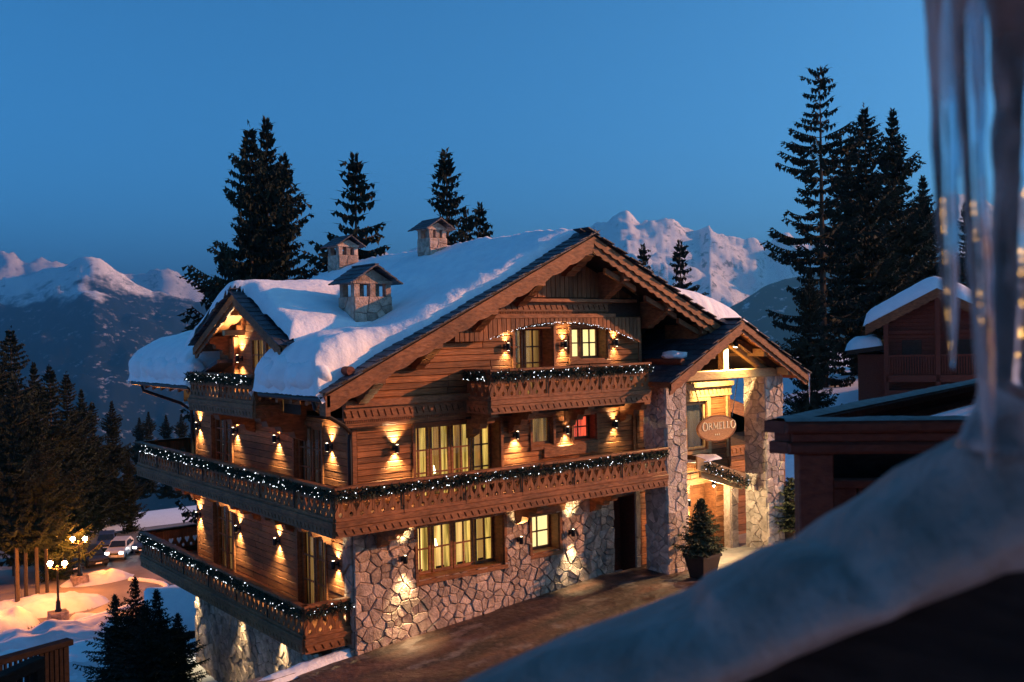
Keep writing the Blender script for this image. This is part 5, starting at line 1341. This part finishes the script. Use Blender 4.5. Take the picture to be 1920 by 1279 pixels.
for s in (-1, 1):
    e = 3.3
    MB().prism(G, [(0, -.16), (s*e, -e*sl-.16), (s*e, -e*sl), (0, 0)], -8, .1).build('roof', 'dark_wood', hc)
    m_ = 40; mb = MB()
    for i in range(m_):
        a, b = s*e*i/m_, s*e*(i+1)/m_; w = lambda q: .42 + .05*abs(math.sin(q*9))
        mb.add([G.p(x, y, dd) for dd in (.1, .16) for x, y in ((a, -abs(a)*sl-w(a)), (b, -abs(b)*sl-w(b)), (b, -abs(b)*sl+.02), (a, -abs(a)*sl+.02))], [(3, 2, 1, 0), (4, 5, 6, 7), (0, 1, 5, 4), (2, 3, 7, 6)])
    mb.build('barge_board', 'beam', hc)
for a in (-2.35, 0.0, 2.6): MB().cbox(G, a-.11, a+.11, -6.5, -abs(a)*sl-.35, -.1, .1).build('post', 'red_wood', hc)
MB().cbox(G, -2.4, 2.9, -4.55, -4.2, -.12, .1).build('balcony_beam', 'red_wood', hc); MB().cbox(G, -2.4, 2.9, -5.2, -4.95, -.9, .05).build('floor_beam', 'red_wood', hc)
MB().cbox(G, -2.4, 2.9, -3.3, -3.2, -.06, .06).build('rail_cap', 'red_wood', hc)
for k in range(44): MB().cbox(G, -2.35+k*.12, -2.28+k*.12, -4.2, -3.3, -.02, .02, .006).build('baluster', 'red_wood', hc)
MB().cbox(G, -2.4, 2.9, -2.2, -2.0, -.8, -.7).build('tie_beam', 'red_wood', hc)
for a in (-1.6, .9): MB().cbox(G, a, a+.9, -4.2, -2.5, -.865, -.83).build('shutter', 'dark_wood', hc)
MB().prism(G, [(-4.2, -3.0), (-2.4, -2.75), (-2.4, -2.95), (-4.2, -3.2)], -5, -.3).build('side_roof', 'dark_wood', hc)
MB().box(G, -3.7, -2.4, -6.5, -3.2, -5, -.9).build('annex', 'red_wood', hc)
def slope_snow(label, a0, a1, zf, d0, d1, T, R, N=36):
    vs, fs = [], []; K = 24
    for j in range(K+1):
        for i in range(N+1):
            a = a0 + (a1-a0)*i/N; dd = d0 + (d1-d0)*j/K; e = min(a-a0, a1-a, dd-d0, d1-dd)
            t = rnd_edge(max(.0005, e), R); vs.append(G.p(a, zf(a) + T*t*(1+.15*fbm(a*.7, dd*.4, 6)), dd))
    for j in range(K):
        for i in range(N): fs.append((j*(N+1)+i, j*(N+1)+i+1, (j+1)*(N+1)+i+1, (j+1)*(N+1)+i))
    o = MB().add(vs, fs).build('roof_snow', 'snow', None, True, 'stuff'); return tag(o, label, 'snow')
slope_snow('thick rounded snow on the roof of the unlit chalet among the trees', -3.42, 3.4, lambda a: -math.sqrt(a*a+.1)*sl + .02, -8, .12, .75, .55)
slope_snow('snow on the low side roof left of the unlit chalet', -4.3, -2.5, lambda a: -3.0 + (a+4.2)*.14, -5, -.25, .6, .6, 16)

# ================================================================== RED TERRACE IN FRONT OF IT
A = CAM + (CR*((1470-960)/1851.6) + CD*((790-639.5)/1851.6) + CF)*7.5
te = thing('red_terrace', 'dark red wooden terrace railing with a stout corner post and snow dusted top rail', 'terrace', (A.x, A.y, A.z-1))
def beam_dir(d): d = V((*d, 0)).normalized(); return Frame((A.x, A.y, A.z), d, (0, 0, 1), (d.y, -d.x, 0))
B1 = beam_dir((1, -.93)); B2 = beam_dir((5, 1.25))
for b, L in ((B1, 4.2), (B2, 7.5)):
    MB().cbox(b, 0, L, -.09, .0, -.16, .07, .02).build('rail_cap', 'red_wood', te); MB().cbox(b, .05, L, -.16, -.09, -.1, .03, .01).build('rail_moulding', 'red_wood', te); MB().cbox(b, .02, L, -.25, -.16, -.13, .05, .02).build('rail_beam', 'red_wood', te)
MB().cbox(B1, .1, .36, -3.5, -.25, -.16, .02, .01).build('post', 'red_wood', te)
for k in range(9): MB().cbox(B1, .42+k*.3, .71+k*.3, -3.5, -.62, -.75, -.7).build('panel_board', 'red_wood', te)
MB().box(B1, .4, 4.2, -3.5, -.28, -1.0, -.95).build('back_wall', 'shaded_wood', te)
MB().cbox(B1, .42, 3.4, -.62, -.55, -.78, -.66).build('panel_rail', 'red_wood', te)
MB().cbox(B2, 1.6, 1.8, -3.5, -.25, -.14, .0).build('post', 'red_wood', te); MB().cbox(B2, .3, 7.4, -1.3, -1.15, -.1, .0).build('lower_beam', 'red_wood', te)
MB().cbox(B1, 0, 4.2, -3.9, -3.6, -2, .1).build('deck', 'dark_wood', te)
def dust(b, L, label):
    vs, fs = [], []; N = 60
    for i in range(N+1):
        for j in range(6): a = L*i/N; dd = -.16 + .22*j/5; vs.append(b.p(a, .003 + (.022+.012*fbm(a*3, j*.3))*math.sin(math.pi*min(1, max(0, j/5))), dd))
    for i in range(N):
        for j in range(5): fs.append((i*6+j, i*6+j+1, i*6+j+7, i*6+j+6))
    return MB().add(vs, fs).build('rail_snow', 'snow_shaded', te, True, 'stuff')
dust(B1, 4.2, ''); dust(B2, 7.5, '')

# ================================================================== THE EAVE RIGHT BEFORE THE CAMERA: snow, board, icicles
def sight(px, py, d): return CAM + (CR*((px-960)/1851.6) + CD*((py-639.5)/1851.6) + CF)*d
TOP = [(700, 1365), (800, 1312), (875, 1277), (945, 1248), (997, 1225), (1086, 1201), (1166, 1183), (1231, 1164), (1292, 1145), (1311, 1122), (1325, 1102), (1400, 1070), (1458, 1039), (1505, 1030), (1552, 1031), (1614, 967), (1642, 944), (1681, 924), (1731, 885), (1774, 838), (1809, 819), (1850, 792), (1900, 765), (1980, 720), (2080, 640)]
LOW = [(1000, 1450), (1200, 1365), (1400, 1273), (1544, 1213), (1696, 1150), (1829, 1104), (1868, 1088), (1920, 1083), (2000, 1075), (2150, 1060)]
def resample(P, n):
    L = [0]
    for a, b in zip(P, P[1:]): L.append(L[-1] + math.hypot(b[0]-a[0], b[1]-a[1]))
    out = []
    for k in range(n):
        s = L[-1]*k/(n-1); i = max(j for j in range(len(L)) if L[j] <= s + 1e-9); i = min(i, len(P)-2); t = (s-L[i])/(L[i+1]-L[i]); out.append((P[i][0]+(P[i+1][0]-P[i][0])*t, P[i][1]+(P[i+1][1]-P[i][1])*t))
    return out
N = 110; T_, L_ = resample(TOP, N), resample(LOW, N); vs, fs = [], []; back = V((CF.x, CF.y, 0)).normalized(); K = 14
for k in range(N):
    d = 2.25 - .75*k/(N-1); a, b = sight(*T_[k], d), sight(*L_[k], d-.12)
    ring = []
    for j in range(9):
        t = j/8; p = b.lerp(a, t) - back*(.16*math.sin(math.pi*t*.9)) + V((0, 0, 0)); p += V((fbm(p.x*5, p.y*5, p.z*5), fbm(p.z*5, p.x*5, 3), .3*fbm(p.y*6, p.z*6, 8)))*.008*math.sin(math.pi*t); ring.append(p)
    for j in range(1, 6): t = j/5; ring.append(a.lerp(b, t*.9) + back*(.5*math.sin(t*1.6)))
    vs += ring
for k in range(N-1):
    for j in range(K): fs.append((k*K+j, k*K+(j+1) % K, (k+1)*K+(j+1) % K, (k+1)*K+j))
q = MB().add(vs, fs).build('eave_snow', 'snow_shaded', None, True, 'stuff'); tag(q, 'big out of focus bank of shaded grey snow sloping up close to the viewer', 'snow')
host = thing('own_chalet', 'black eave board of the house the picture is taken from, under the blurred snow bank', 'chalet', tuple(sight(1700, 1250, 1.9)))
vs, fs = [], []
L2 = resample(LOW, 40)
for k in range(40):
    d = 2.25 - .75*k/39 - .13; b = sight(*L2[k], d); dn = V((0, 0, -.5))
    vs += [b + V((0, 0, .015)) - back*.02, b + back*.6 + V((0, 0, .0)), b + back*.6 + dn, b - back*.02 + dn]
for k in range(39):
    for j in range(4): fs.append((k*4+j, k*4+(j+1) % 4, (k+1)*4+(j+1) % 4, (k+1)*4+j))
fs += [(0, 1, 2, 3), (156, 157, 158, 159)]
MB().add(vs, fs).build('eave_board', 'shaded_wood', host)
def hp(r, f, z): return CAM + V((CR.x, CR.y, 0))*r + V((CF.x, CF.y, 0))*f + V((0, 0, z))
for (r0, f0), (r1, f1) in (((4.3, -4.0), (4.3, 7.9)), ((4.35, 8.0), (9.2, 16.2))):  # unseen walls added to keep the sun off the near snow and terrace
    q0, q1 = hp(r0, f0, -9), hp(r1, f1, -9); qd = (q1-q0).normalized(); WF = Frame(q0, qd, (0, 0, 1), (-qd.y, qd.x, 0)); L = (q1-q0).length
    MB().box(WF, 0, L, 0, 12.5, -.3, 0).build('wall', 'dark_wood', host)
    for k in range(48): MB().cbox(WF, 0, L, .26*k+.005, .26*k+.255, 0, .035).build('plank', 'dark_wood', host)
OV = Frame(hp(-.4, 1.25, .72), V((CR.x, CR.y, 0)).normalized(), (0, 0, 1), -V((CF.x, CF.y, 0)).normalized())
MB().box(OV, .0, 4.7, 0, .16, 0, 5).build('upper_eave', 'dark_wood', host)  # unseen eave above the icicles, sized also to shade the snow bank
MB().box(OV, .9, 4.7, .001, .14, -.9, 0).build('upper_eave', 'dark_wood', host)
def icicle(spec, d, label, name='icicle', seed=0, seg=16):
    R = random.Random(seed); pts, rad = [], []; sp = resample([(s[0], s[1]) for s in spec], 46)
    ys = [s[1] for s in spec]
    for (px, py) in sp:
        i = max(j for j in range(len(spec)) if ys[j] <= py + 1e-6); i = min(i, len(spec)-2); t = (py-ys[i])/(ys[i+1]-ys[i]); r = spec[i][2] + (spec[i+1][2]-spec[i][2])*t
        pts.append(sight(px, py, d)); rad.append(max(.0012, r/1851.6*d*(1 + .03*math.sin(py*.045+seed*2) + .10*fbm(py*.009, seed))))
    o = MB().tube(pts, rad, seg).build(name, 'ice', None, True); return tag(o, label, 'icicle', 'icicles hanging from the near eave')
icicle([(1762, -90, 34), (1766, 60, 27), (1772, 300, 22), (1778, 470, 19), (1783, 600, 12), (1786, 692, 2)], 1.56, 'slender icicle furthest left of those hanging close to the viewer, ending beside the unlit chalet', seed=1)
icicle([(1812, -90, 34), (1818, 100, 29), (1826, 330, 20), (1838, 520, 22), (1848, 700, 17), (1853, 800, 10), (1854, 880, 2)], 1.5, 'longest free icicle, with its tip in front of the blurred snow bank', seed=2)
icicle([(1790, -90, 30), (1793, 120, 20), (1796, 260, 8), (1797, 330, 2)], 1.62, 'short icicle between the slender and the longest one', seed=3)
icicle([(1930, -90, 78), (1925, 120, 62), (1918, 350, 52), (1912, 560, 52), (1905, 720, 62), (1890, 850, 90)], 1.55, 'massive ice column joining the snow bank at the picture edge', 'ice_column', 4, 20)
q = MB().tube([(PX+PH+.04, PY-.02, porch_z(PX+PH)+.06), (PX+PH+.05, PY-.03, porch_z(PX+PH)-.25), (PX+PH+.055, PY-.03, porch_z(PX+PH)-.65), (PX+PH+.06, PY-.03, porch_z(PX+PH)-1.0)], [.045, .03, .018, .003], 8).build('icicle', 'ice', None, True); tag(q, 'thin icicle hanging from the outer corner of the porch eave', 'icicle')
sl_ = thing('string_lights', 'string of amber bulbs glowing through the massive ice column', 'string lights', tuple(sight(1905, 500, 2.4)))
M['amber'] = mat('amber_bulb', (1, .6, .2), .4, emit=(1, .5, .1), estr=9); M['amber'].cycles.emission_sampling = 'NONE'
bp = [(1888, 372), (1896, 388), (1905, 440), (1893, 470), (1897, 518), (1912, 545), (1880, 600), (1898, 588), (1886, 650), (1906, 690)]
for px, py in bp: MB().ball(sight(px, py, 2.4), .007, 8, 5).build('bulb', 'amber', sl_, True)
MB().tube([sight(px, py, 2.41) for px, py in bp], .002, 5).build('wire', 'metal', sl_)

# ================================================================== MOUNTAINS
def range_mesh(name, prof, d, front, m, base=-900, rough=1.0, nu=260, nv=70, seed=0, behind=.35, p=1.25, jag=1.0):
    px0, px1 = prof[0][0], prof[-1][0]; vs, fs = [], []
    def ridge(px):
        for (a, ya), (b, yb) in zip(prof, prof[1:]):
            if a <= px <= b: t = (px-a)/(b-a); return ya + (yb-ya)*t
        return prof[-1][1]
    for i in range(nu+1):
        px = px0 + (px1-px0)*i/nu; zr = top_z(px, ridge(px), d)
        for j in range(nv+1):
            t = (j/nv)*(1+behind) - behind                      # <0 behind the crest, 0 crest, 1 foot
            dd = d - t*front; q = at(px, dd); q0 = at(px, d)
            s = abs(t)/(1 if t > 0 else behind)
            sp_ = noise.hetero_terrain(V((q.x/1500+seed, q.y/1500, seed)), .9, 2.1, 7, .6)
            rg = noise.ridged_multi_fractal(V((q.x/1100+seed, q.y/1100, seed*.7)), 1.0, 2.1, 7, .9, 2.0)
            z = base + (zr-base)*(1-s)**p
            w = min(1, s*9)*(1-s)**.5
            rg2 = noise.ridged_multi_fractal(V((q.x/430+seed, q.y/430, seed*1.7)), .9, 2.2, 6, .9, 2.0)
            gu = 0*abs(noise.noise(V((px/38 + .5*noise.noise(V((q.x/900, q.y/900, seed))), t*.9, seed)))) 
            z += rough*w*(230*(rg-1.1)*(.35+.65*min(1, s*2.2)) + 60*(sp_-.6) + 60*(rg2-1.1)*min(1, s*6 + .25))
            z += jag*(1-.6*w)*48*noise.fractal(V((q.x/160, q.y/160, seed)), .8, 2.1, 5)*(d/7000)
            vs.append((q.x, q.y, max(z, base)))
    for i in range(nu):
        for j in range(nv): fs.append((i*(nv+1)+j, (i+1)*(nv+1)+j, (i+1)*(nv+1)+j+1, i*(nv+1)+j+1))
    o = MB().add(vs, fs).build(name, m, None, True, 'structure'); return o
M['mt_far'] = mountain_mat('far_mountain', -300, -420, .16); M['mt_left'] = mountain_mat('forested_mountain', 420, 240, .13); M['mt_peak'] = mountain_mat('rocky_peak', -60, -160, .13); M['mt_hill'] = mountain_mat('forested_hill', 520, 330, .05)
range_mesh('mountains', [(-500, 500), (-60, 480), (0, 472), (20, 470), (45, 485), (80, 482), (110, 488), (160, 500), (220, 505), (260, 515), (300, 502), (320, 500), (345, 520), (400, 545), (480, 560), (600, 545), (660, 495), (690, 480), (713, 463), (740, 480), (765, 475), (785, 461), (830, 478), (1000, 540), (1200, 600)], 12500, 5200, 'mt_far', seed=2.2, rough=1.0, jag=.7)
range_mesh('mountains', [(-500, 560), (-100, 540), (0, 522), (60, 512), (110, 498), (150, 485), (178, 481), (210, 497), (250, 520), (290, 547), (340, 555), (400, 566), (470, 585), (600, 625), (800, 660)], 6600, 3900, 'mt_left', seed=5.3, rough=.85, jag=.6, nv=90)
range_mesh('mountains', [(900, 620), (1000, 520), (1080, 450), (1115, 425), (1140, 412), (1165, 400), (1180, 398), (1205, 408), (1245, 408), (1270, 415), (1290, 425), (1315, 433), (1333, 418), (1350, 430), (1370, 440), (1400, 448), (1420, 445), (1440, 452), (1470, 440), (1482, 437), (1500, 455), (1560, 460), (1650, 450), (1720, 420), (1760, 385), (1800, 358), (1830, 370), (1900, 400), (2150, 450)], 7200, 4200, 'mt_peak', seed=9.1, rough=.95, jag=1.0, nu=340, nv=110, p=1.05)
range_mesh('hills', [(1180, 700), (1280, 640), (1340, 590), (1400, 552), (1440, 530), (1480, 518), (1550, 500), (1700, 480), (2050, 470)], 4300, 2600, 'mt_hill', seed=3.7, rough=.5, jag=.35, nu=160)

# ================================================================== HAZE
hz = MB().wbox(-14500, 17000, -12500, 23000, -930, 1500).build('haze', None, None, kind='stuff')
hm = bpy.data.materials.new('haze_air'); hm.use_nodes = True; nt = hm.node_tree; nt.nodes.remove(nt.nodes['Principled BSDF'])
pv = nt.nodes.new('ShaderNodeVolumePrincipled'); pv.inputs['Density'].default_value = 1.25e-4; pv.inputs['Color'].default_value = (.13, .58, 1, 1); pv.inputs['Anisotropy'].default_value = .6
nt.links.new(pv.outputs[0], nt.nodes['Material Output'].inputs['Volume']); hz.data.materials.append(hm)
tag(hz, 'bluish evening air over the valley', 'haze')
